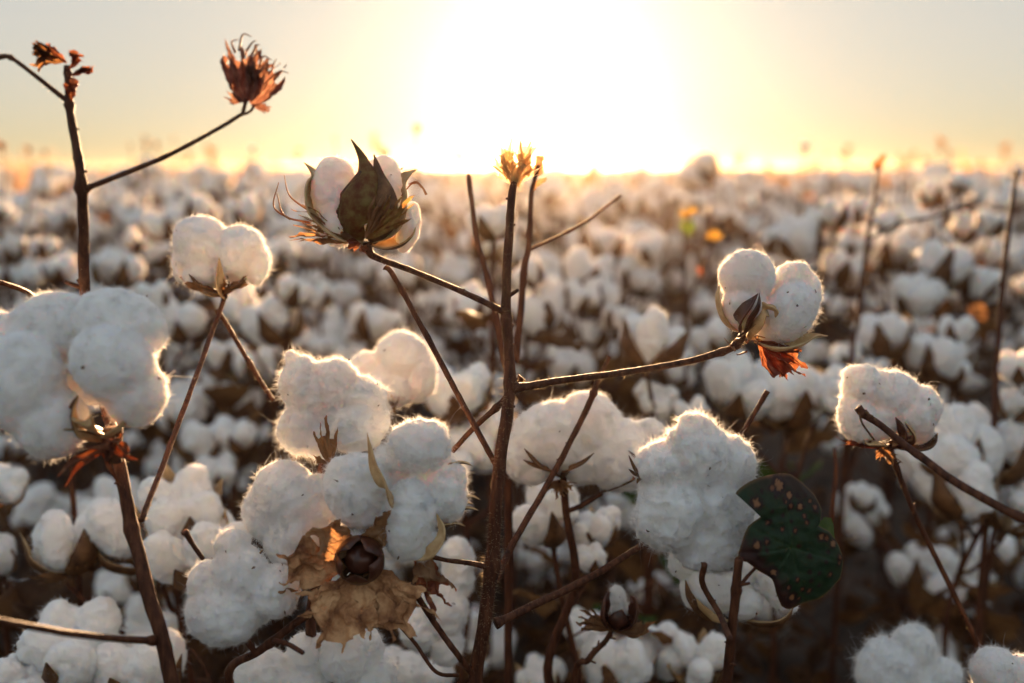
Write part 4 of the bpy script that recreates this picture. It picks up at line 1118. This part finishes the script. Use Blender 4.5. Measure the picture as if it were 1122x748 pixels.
# ============ small half-closed dark bur near the bottom
base = W(660, 760, .85); r10 = np.array([base[0], base[1] + .03, 0.0])
P10 = thing('cotton_plant', 'small cotton plant with a barely open dark bur showing a bit of white', 'cotton plant', r10)
stem_part('stem', P10, r10, [(630, 1000, .88), (628, 760, .80), (645, 722, .78), (662, 704, .775), (670, 690, .77)], [.004, .0028, .0024, .002, .002])
sd = .77
boll, c0 = custom_lint(P10, r10, sd, [(677, 655, 0, 9, 14, 9, 10), (679, 668, 2, 10, 12, 10, 0)], 48, nf=3000, longf=200, amp=.03, voxel=.001)
mb = MB()
bl2([(672, 690, 0), (658, 676, -10), (660, 658, -12), (666, 645, -8)], [10, 22, 18, 1], [.8, -.2, .5], 3, 3, cup=.6, seed=1)
bl2([(676, 690, 0), (694, 678, -10), (696, 660, -12), (690, 650, -8)], [10, 22, 18, 1], [-.8, -.2, .5], 3, 1, cup=.6, seed=2)
bl2([(674, 690, -2), (676, 680, -14), (678, 670, -16), (680, 664, -14)], [10, 26, 16, 1], FWD, 3, 3, cup=.4, seed=3)
child('bur', mb, [BUR_IN, BUR_OUT, BRACT, BUR_DARK], boll)
mb = MB(); b0 = PX(sd, [(672, 690, -4)], c0)[0]
fan(mb, b0, -RGT + UPV * .5, VIEW, .036, .45, teeth=5, tooth=.3, mat=0, seed=81, nu=60, nr=18, crumple=.004)
fan(mb, b0, RGT * .8 - UPV * .1, UPV + VIEW * .5, .032, .5, teeth=5, tooth=.3, mat=0, seed=82, nu=60, nr=18, crumple=.004)
pieces('bract', mb, [BRACT], boll)

# ============ bare stalks behind the centre stem and elsewhere
def stalk(label, tubes, extra=None, mat=None, base_at=None):
    b = base_at if base_at is not None else W(*tubes[0][0][0])
    r = np.array([b[0], b[1], 0.0])
    T = thing('cotton_stalk', label, 'dry stalk', r)
    for k, (pts, rad) in enumerate(tubes):
        P = [W(*p) - r for p in pts]
        if k == 0: P = [np.array([0, 0, -.01])] + P; rad = [rad[0] * 1.2] + list(rad)
        mb = MB(); V, F = tube(mb, P, 0, 0, per=8, ns=9, radii=rad, nodes=[(.5, .25, .02), (.97, .3, .02)])
        newobj('stem' if k == 0 else 'branch', mb.mesh('stem', [mat or BARK]), T)
    if extra:
        for k, (p, dr, L, Wd, m) in enumerate(extra):
            mb = MB(); leaf_sheet(mb, W(*p) - r, RGT * dr[0] + UPV * dr[1] + VIEW * .3, VIEW + UPV * .3, L, Wd, seed=k, crumple=L * .13, curl=.4, fold=.5)
            newobj('leaf', mb.mesh('leaf', [m]), T)
    return T


stalk('thin bare stalk leaning just left of the centre stem', [([(556, 470, .82), (552, 395, .82), (533, 300, .82), (522, 258, .82), (513, 190, .82)], [.0028, .0026, .0024, .0024, .0017])])
stalk('thin bare stalk with a side twig just right of the centre stem', [([(558, 470, .82), (566, 390, .82), (574, 300, .82), (579, 270, .82), (582, 215, .82), (590, 180, .82)], [.003, .0028, .0027, .0026, .002, .0015]),
                                                                     ([(579, 274, .82), (605, 262, .83), (640, 244, .85), (680, 214, .87)], [.0018, .0016, .0016, .0014])],
      extra=[((590, 186, .82), (.3, 1), .014, .009, BRACT), ((587, 205, .82), (.8, .6), .012, .006, BRACT)])
stalk('tall blurred reddish stalk near the horizon at right', [([(930, 430, 1.3), (940, 350, 1.3), (950, 270, 1.3), (958, 215, 1.3), (962, 180, 1.3)], [.0035, .0033, .003, .0025, .002]),
                                                                ([(952, 262, 1.3), (985, 245, 1.32), (1030, 235, 1.34), (1075, 215, 1.36)], [.002, .002, .0018, .0015])],
      extra=[((962, 182, 1.3), (.4, 1), .02, .012, DRY)])
stalk('blurred stalk with yellowing leaves left of the split boll', [([(752, 480, 1.45), (750, 360, 1.45), (750, 290, 1.45), (752, 235, 1.45)], [.003, .003, .0025, .002]),
                                                                 ([(752, 330, 1.45), (768, 300, 1.46), (780, 262, 1.47), (777, 240, 1.47)], [.002, .002, .0018, .0015])],
      extra=[((752, 238, 1.45), (-.8, .4), .017, .014, YELLOW), ((753, 236, 1.45), (.8, .5), .018, .015, YELLOW), ((752, 245, 1.45), (.1, -.9), .02, .02, GREEN), ((778, 258, 1.47), (.8, -.3), .02, .018, YELLOW), ((768, 300, 1.46), (-.6, .5), .016, .012, BRACT_RED)])
stalk('dark blurred stalk upright near the right edge', [([(1085, 520, 1.1), (1092, 400, 1.1), (1100, 300, 1.1), (1108, 230, 1.1), (1114, 188, 1.1)], [.0035, .0032, .003, .0025, .002])])
stalk('small dark stalk slanting at the left edge above the huge boll', [([(70, 430, .9), (50, 345, .8), (32, 322, .75), (8, 312, .72), (-15, 306, .7)], [.0026, .0024, .0022, .002, .0018])])
stalk('tall thin stalk with a dry seed head standing above the horizon left of centre', [([(452, 330, 2.2), (455, 220, 2.2), (457, 145, 2.2)], [.0025, .002, .0012])], extra=[((457, 143, 2.2), (-.5, 1), .016, .016, DRY), ((457, 143, 2.2), (.9, .6), .016, .014, DRY)])
stalk('thin stalk with dry leaves just above the horizon behind the half-open boll', [([(418, 330, 2.0), (420, 220, 2.0), (421, 168, 2.0)], [.0025, .002, .0014])], extra=[((421, 170, 2.0), (-.5, 1), .022, .016, DRY), ((421, 172, 2.0), (.9, .6), .018, .014, GREEN)])
for (lab, px, py, d, R, v) in [('tall stalk with one tiny boll standing above the horizon at right', 882, 160, 3.0, .018, 2), ('tall stalk with a small boll on the horizon left of the centre stem', 503, 173, 3.6, .026, 4),
                            ('tall stalk with one tiny boll above the horizon right of the dried bud', 277, 163, 3.2, .014, 6)]:
    p = W(px, py, d)
    build_plant(p + [0.01, .02, 0], [(p, R, (0, 0, 1), 1, v), (p + [0.05, .02, -.3], .03, (0, 0, 1), 1, v + 1), (p + [-.06, .01, -.22], .03, (0, 0, 1), 2, v + 2)], lab, seed=v, leaves=1)

# ------------------------------------------------------------------ random rows behind
NEARP = []
for s in range(6):
    g = 'blurred cotton plants in the rows behind'
    r = build_plant((0, 0), proto_specs(200 + s, .785 + .012 * (s % 3)), 'blurred cotton plant', g, seed=200 + s, leaves=6, stalk=(.18 if s % 2 == 0 else 0))
    NEARP.append(r)
LOWM = [low_plant(300 + s).mesh('cotton_plant', ALLM) for s in range(9)]
used = {k: False for k in range(6)}
rng = np.random.default_rng(99)
cands = []
yy = 1.95
taken = []
for row in range(70):
    y0 = 1.9 + row * 0.34 + (row % 3 == 2) * .22
    half = 0.60 * y0 + .7
    x = -half + rng.random() * .2
    while x < half:
        px, pz = x + rng.normal() * .05, y0 + rng.normal() * .07
        cands.append((px, pz)); x += rng.uniform(.22, .40)
cands.sort(key=lambda c: math.hypot(*c))
count = 0
NTOT = 205
RMAX = 0
for (x, y) in cands:
    if count >= NTOT: break
    sx = 561 + x / y * FPX * 1.0
    if 800 < sx < 965 and y < 3.3: continue
    if 440 < sx < 500 and y < 2.6: continue
    d = math.hypot(x, y); RMAX = d
    if sx < -120 or sx > 1242: continue
    zone = 'left of the dried bud branch' if sx < 300 else ('behind the half-open boll' if sx < 540 else ('right of the centre stem' if sx < 780 else 'right of the split boll'))
    if y < 3.9:
        k = int(rng.integers(6)); src = NEARP[k]
        o = src if not used[k] else copy_tree(src)
        used[k] = True
        lab = 'blurred cotton plant in the near rows ' + zone
        grp = 'near-row cotton plants ' + zone
    else:
        o = bpy.data.objects.new('cotton_plant', LOWM[int(rng.integers(9))]); COL.objects.link(o)
        o['category'] = 'cotton plant'
        lab = 'small blurred cotton plant in the far rows ' + zone
        grp = 'far-row cotton plants ' + zone
    o['label'] = lab; o['group'] = grp
    o.location = (x, y, 0); o.rotation_euler = (rng.normal() * .04, rng.normal() * .04, rng.random() * 6.28)
    sc_ = rng.uniform(.93, 1.07); o.scale = (sc_, sc_, sc_ if y > 2.4 else sc_ * .93)
    count += 1
print('random plants', count, 'radius', RMAX)

# short plants and low fruiting branches that fill the shade under the canopy
SHORT = []
for k in range(4):
    rg = np.random.default_rng(700 + k); sp = []
    for q in range(int(rg.integers(5, 8))):
        a = q * 2.4 + rg.normal() * .3; rr = rg.uniform(.02, .13)
        sp.append((np.array([math.cos(a) * rr, math.sin(a) * rr, .44 - .34 * (q / 7) + rg.normal() * .015]), .042 * rg.choice([.75, 1.0, 1.15]), nrm(np.array([math.cos(a) * .5, math.sin(a) * .5, .8]) + rg.normal(size=3) * .4), rg.random() * 6, int(rg.integers(9))))
    SHORT.append(build_plant((0, 0), sp, 'short', 'x', seed=700 + k, leaves=8))
rg = np.random.default_rng(42); su = [False] * 4; n_s = 0
for row, y in enumerate([1.32, 1.55, 1.80]):
    x = -.62 * y - .1 + rg.random() * .2
    while x < .62 * y + .1:
        sx = 561 + x / y * FPX; yy_ = y + rg.normal() * .04
        if not (800 < sx < 985 and y > 1.0) and n_s < 30 and not (430 < sx < 520 and row % 2):
            k = int(rg.integers(4)); o = copy_tree(SHORT[k]) if su[k] else SHORT[k]; su[k] = True
            zone = 'left of the star-shaped boll' if sx < 330 else ('between star-shaped boll and spotted leaf' if sx < 800 else 'right of the spotted leaf')
            o['label'] = 'short shaded cotton plant under the canopy ' + zone; o['group'] = 'short cotton plants under the canopy ' + zone
            o.location = (x, yy_, 0); o.rotation_euler = (0, 0, rg.random() * 6.28); t_ = (.9 - y * .31) / .46; o.scale = (1, 1, min(1.25, max(.8, t_)))
            n_s += 1
        x += rg.uniform(.24, .42)
print('short', n_s)

# thin stalks whose dry heads show above the horizon
for k, (px, py, d, sz) in enumerate([(32, 163, 2.4, .012), (50, 166, 2.8, .012), (3, 160, 1.9, .014), (143, 158, 3.0, .008), (160, 160, 3.2, .013), (172, 158, 3.0, .015), (190, 150, 3.4, .008), (236, 176, 2.6, .010),
                                     (367, 150, 2.6, .007), (840, 182, 4.2, .022), (893, 180, 4.0, .024), (905, 168, 3.0, .008), (985, 168, 2.6, .008), (1040, 166, 2.2, .010), (770, 182, 4.5, .02), (700, 178, 4.5, .02), (1075, 176, 3.4, .012)]):
    side = 'left' if px < 560 else 'right'
    T = stalk('thin blurred stalk with a dry head above the horizon on the %s' % side, [([(px - 4, 300, d), (px + 2, (py + 240) / 2, d), (px, py, d)], [.0028, .0022, .0014])],
              extra=[((px, py + 1, d), (-.6, .8), sz, sz, DRY), ((px, py + 2, d), (.8, .5), sz * .9, sz, DRY), ((px, py + 3, d), (0, 1), sz * 1.1, sz * .9, DRY)])
    T['group'] = 'thin stalks above the horizon on the ' + side

# ------------------------------------------------------------------ far field: one mass
mb = MB(); rng = np.random.default_rng(5)
def scatter(r0, r1, dens, sub, rad, brown):
    area = .62 * (r1 ** 2 - r0 ** 2)
    n = int(area * dens)
    r = np.sqrt(rng.uniform(r0 ** 2, r1 ** 2, n)); a = rng.uniform(-.62, .62, n)
    z = .83 - .30 * rng.random(n) ** 1.3 + rng.normal(size=n) * .02
    c = np.stack([r * np.sin(a), r * np.cos(a), z], 1)
    V, F = ico(sub)
    Vn = V[None] * (rng.uniform(.7, 1.3, (n, 1, 3)) * rad)
    VV = (c[:, None] + Vn).reshape(-1, 3)
    VV += nvec(VV, 1.1 / rad, 1.0) * rad * .9
    FF = (F[None] + (np.arange(n) * len(V))[:, None, None]).reshape(-1, 3)
    mb.add(VV, FF, 0)
    n2 = int(n * brown)
    r = np.sqrt(rng.uniform(r0 ** 2, r1 ** 2, n2)); a = rng.uniform(-.62, .62, n2)
    z0 = rng.uniform(.35, .78, n2); h = rng.uniform(.05, .14, n2); tall = rng.random(n2) < .05; h[tall] += rng.uniform(.08, .2, tall.sum())
    p = np.stack([r * np.sin(a), r * np.cos(a), z0], 1)
    wv = nrm(rng.normal(size=(n2, 3))) * rng.uniform(.004, .022, (n2, 1)); tp = p + np.stack([rng.normal(size=n2) * .03, rng.normal(size=n2) * .03, h], 1)
    sd_ = nrm(rng.normal(size=(n2, 3))) * .012
    Q = np.stack([p - wv, p + wv, tp + wv * .2, tp + sd_], 1).reshape(-1, 3)
    Fq = np.arange(n2 * 4).reshape(-1, 4)
    mb.add(Q, Fq, 1)
RM = RMAX - .4
scatter(RM, 16, 34, 2, .038, 6.0)
scatter(16, 30, 20, 1, .042, 5.0)
scatter(30, 75, 9, 1, .05, 3.0)
scatter(75, 170, 2.2, 1, .10, 1.5)
ff = newobj('cotton_field', mb.mesh('cotton_field', [principled('lint_far', [(.3, (.78, .75, .70)), (.7, (.85, .83, .80))], 20, .95, spec=.05),
        leafy('dry_stem_far', [(.3, (.10, .05, .022)), (.7, (.26, .14, .06))], 4, [(.3, (.45, .18, .05)), (.7, (.65, .34, .11))], .4, bmp=None)]))
ff['label'] = 'far mass of blurred white bolls and brown stems reaching the horizon'; ff['category'] = 'cotton field'; ff['kind'] = 'stuff'

# ------------------------------------------------------------------ ground
SOIL = principled('soil', [(0.3, (.045, .033, .027)), (.6, (.12, .092, .076)), (.8, (.19, .15, .125))], 7, .95, bmp=(34, 1.0, .02), spec=.1, detail=9)
g = MB(); nx = 240
xs = np.concatenate([-np.geomspace(3000, 4, 30)[:-1], np.linspace(-4, 4, nx), np.geomspace(4, 3000, 30)[1:]])
ys = np.concatenate([[-300, -50, -10, -3], np.linspace(-1, 7, nx), np.geomspace(7, 5000, 34)[1:]])
X, Y = np.meshgrid(xs, ys); P = np.stack([X, Y, 0 * X], -1).reshape(-1, 3)
near = ((abs(P[:, 0]) < 4.1) & (P[:, 1] < 7.1) & (P[:, 1] > -1.1))
z = (pnoise(P, 3) * .03 + pnoise(P, 11) * .014 + pnoise(P, 29) * .007) * near - .01
P[:, 2] = z; w = len(xs)
I = np.arange(len(ys) - 1)[:, None] * w + np.arange(w - 1)[None]
g.add(P, np.stack([I, I + 1, I + w + 1, I + w], -1).reshape(-1, 4))
gr = newobj('ground', g.mesh('ground', [SOIL])); gr['kind'] = 'structure'
# litter
mb = MB(); rng = np.random.default_rng(21)
for k in range(2200):
    y = rng.uniform(.2, 4.5); x = rng.uniform(-.7, .7) * (y + .8); L = rng.uniform(.02, .06); a = rng.random() * 6.28
    if abs(x - .33 * y) < .13 * y and 1.8 < y < 3.3 and rng.random() < .8: continue
    leaf_sheet(mb, [x, y, .002 + rng.random() * .05], [math.cos(a), math.sin(a), rng.normal() * .3], [rng.normal() * .4, rng.normal() * .4, 1], L, L * rng.uniform(.5, 1), 0, seed=k % 50, crumple=.008, n=4,
               curl=rng.uniform(-.8, .8), fold=rng.uniform(0, .8))
for k in range(500):
    y = rng.uniform(.2, 4.5); x = rng.uniform(-.7, .7) * (y + .8); a = rng.random() * 6.28; L = rng.uniform(.05, .2)
    p = np.array([x, y, .01]); d = np.array([math.cos(a), math.sin(a), rng.uniform(0, .3)])
    tube(mb, [p, p + d * L * .5 + [0, 0, .01], p + d * L], .0018, .001, mat=1, per=2, ns=5, rough=0)
# dead leaves, burs and broken twigs tangled between the plants, up to knee height
for k in range(2600):
    y = rng.uniform(.62, 3.2) if k % 3 else rng.uniform(.62, 1.5)
    x = rng.uniform(-.66, .66) * (y + .35); a = rng.random() * 6.28; L = rng.uniform(.025, .06)
    if abs(x - .33 * y) < .10 * y and y > 1.3 and rng.random() < .85: continue
    z = rng.uniform(.0, .40) * min(1, .45 + .2 * y)
    leaf_sheet(mb, [x, y, z], [math.cos(a), math.sin(a), rng.normal() * .6], [rng.normal() * .6, rng.normal() * .6, 1], L, L * rng.uniform(.5, 1), 0, seed=k % 50, crumple=.010, n=5,
               curl=rng.uniform(-.9, .9), fold=rng.uniform(0, .9))
for k in range(650):
    y = rng.uniform(.62, 3.0); x = rng.uniform(-.66, .66) * (y + .35); a = rng.random() * 6.28; L = rng.uniform(.06, .22)
    if abs(x - .33 * y) < .10 * y and y > 1.3 and rng.random() < .85: continue
    p = np.array([x, y, rng.uniform(0, .25)]); d = np.array([math.cos(a), math.sin(a), rng.uniform(-.2, 1.2)])
    tube(mb, [p, p + d * L * .5 + [0, 0, .01], p + d * L], .0020, .001, mat=1, per=2, ns=5, rough=0)
lt = newobj('leaf_litter', mb.mesh('leaf_litter', [DRY, BARK])); lt['kind'] = 'stuff'; lt['label'] = 'brown dried leaves and broken twigs littering the soil'; lt['category'] = 'leaf litter'

# ------------------------------------------------------------------ light
EL = math.radians(4.4); AZ = math.atan((598 - 561) / FPX)     # azimuth from +Y towards +X
SUN = np.array([math.sin(AZ) * math.cos(EL), math.cos(AZ) * math.cos(EL), math.sin(EL)])
world = bpy.data.worlds.new('World'); scene.world = world; world.use_nodes = True
nt = world.node_tree; nt.nodes.clear()
out = nt.nodes.new('ShaderNodeOutputWorld'); bg = nt.nodes.new('ShaderNodeBackground')
sky = nt.nodes.new('ShaderNodeTexSky'); sky.sky_type = 'NISHITA'; sky.sun_disc = False
sky.sun_elevation = EL; sky.sun_rotation = AZ
sky.air_density = 1.0; sky.dust_density = 1.0; sky.ozone_density = .5; sky.altitude = 0
# aureole of the low sun in thin dust
tc = nt.nodes.new('ShaderNodeTexCoord'); dp = nt.nodes.new('ShaderNodeVectorMath'); dp.operation = 'DOT_PRODUCT'
nm = nt.nodes.new('ShaderNodeVectorMath'); nm.operation = 'NORMALIZE'
nt.links.new(tc.outputs['Generated'], nm.inputs[0]); nt.links.new(nm.outputs[0], dp.inputs[0]); dp.inputs[1].default_value = tuple(SUN)
mx0 = nt.nodes.new('ShaderNodeMath'); mx0.operation = 'MAXIMUM'; mx0.inputs[1].default_value = 0; nt.links.new(dp.outputs['Value'], mx0.inputs[0])
def lobe(pw, amt, col):
    p = nt.nodes.new('ShaderNodeMath'); p.operation = 'POWER'; p.inputs[1].default_value = pw; nt.links.new(mx0.outputs[0], p.inputs[0])
    m = nt.nodes.new('ShaderNodeVectorMath'); m.operation = 'SCALE'; m.inputs[0].default_value = tuple(c * amt for c in col); nt.links.new(p.outputs[0], m.inputs['Scale'])
    return m.outputs[0]
gm = nt.nodes.new('ShaderNodeGamma'); gm.inputs[1].default_value = .17; nt.links.new(sky.outputs[0], gm.inputs[0])
tn = nt.nodes.new('ShaderNodeVectorMath'); tn.operation = 'MULTIPLY'; tn.inputs[1].default_value = (.508, .520, .543); nt.links.new(gm.outputs[0], tn.inputs[0])
hs = nt.nodes.new('ShaderNodeHueSaturation'); hs.inputs['Saturation'].default_value = 1.55; nt.links.new(tn.outputs[0], hs.inputs['Color'])
cur = hs.outputs[0]
for args in [(16, .10, (1, .90, .78)), (60, .36, (1, .88, .72)), (300, 1.3, (1, .86, .62))]:
    a = nt.nodes.new('ShaderNodeVectorMath'); a.operation = 'ADD'; nt.links.new(cur, a.inputs[0]); nt.links.new(lobe(*args), a.inputs[1]); cur = a.outputs[0]
nt.links.new(cur, bg.inputs[0]); bg.inputs[1].default_value = 0.15
nt.links.new(bg.outputs[0], out.inputs[0])
sl = bpy.data.lights.new('sun', 'SUN'); sl.energy = 5.0; sl.angle = math.radians(0.6); sl.color = (1.0, .62, .32)
so = bpy.data.objects.new('sun', sl); COL.objects.link(so)
so.rotation_euler = Vector(tuple(SUN)).to_track_quat('Z', 'Y').to_euler()

# ------------------------------------------------------------------ dusty evening air
hz = MB()
hx, hy0, hy1, h0, h1 = 3100, -400, 5100, -1.2, 1.3
hv = np.array([[-hx, hy0, h0], [hx, hy0, h0], [hx, hy1, h0], [-hx, hy1, h0], [-hx, hy0, h1], [hx, hy0, h1], [hx, hy1, h1], [-hx, hy1, h1]])
hz.add(hv, np.array([[0, 3, 2, 1], [4, 5, 6, 7], [0, 1, 5, 4], [1, 2, 6, 5], [2, 3, 7, 6], [3, 0, 4, 7]]))
m, nt, out = new_mat('haze_air')
pv = nt.nodes.new('ShaderNodeVolumePrincipled'); pv.inputs['Color'].default_value = (1.0, .80, .58, 1); pv.inputs['Density'].default_value = HAZE
pv.inputs['Anisotropy'].default_value = .90
nt.links.new(pv.outputs[0], out.inputs['Volume'])
ho = newobj('haze', hz.mesh('haze', [m])); ho['kind'] = 'stuff'; ho['label'] = 'thin warm dust haze hanging over the whole field'; ho['category'] = 'haze'

# ------------------------------------------------------------------ camera and render
cam = bpy.data.cameras.new('camera'); co = bpy.data.objects.new('camera', cam); COL.objects.link(co)
co.location = tuple(CAM); co.rotation_euler = (math.pi / 2 - PITCH, 0, 0)
cam.sensor_width = 36; cam.lens = 35; cam.clip_start = .02; cam.clip_end = 8000
cam.dof.use_dof = True; cam.dof.focus_distance = .69; cam.dof.aperture_fstop = 2.9; cam.dof.aperture_blades = 9
scene.camera = co
scene.view_settings.view_transform = 'Standard'; scene.view_settings.look = 'None'; scene.view_settings.gamma = 1
scene.view_settings.exposure = 2.58
scene.render.engine = 'CYCLES'
cy = scene.cycles
cy.use_denoising = True; cy.max_bounces = 8; cy.diffuse_bounces = 4; cy.transmission_bounces = 6; cy.transparent_max_bounces = 8
cy.use_adaptive_sampling = True; cy.adaptive_threshold = .02; cy.sample_clamp_indirect = 6
cy.volume_bounces = 1; cy.caustics_reflective = False; cy.caustics_refractive = False
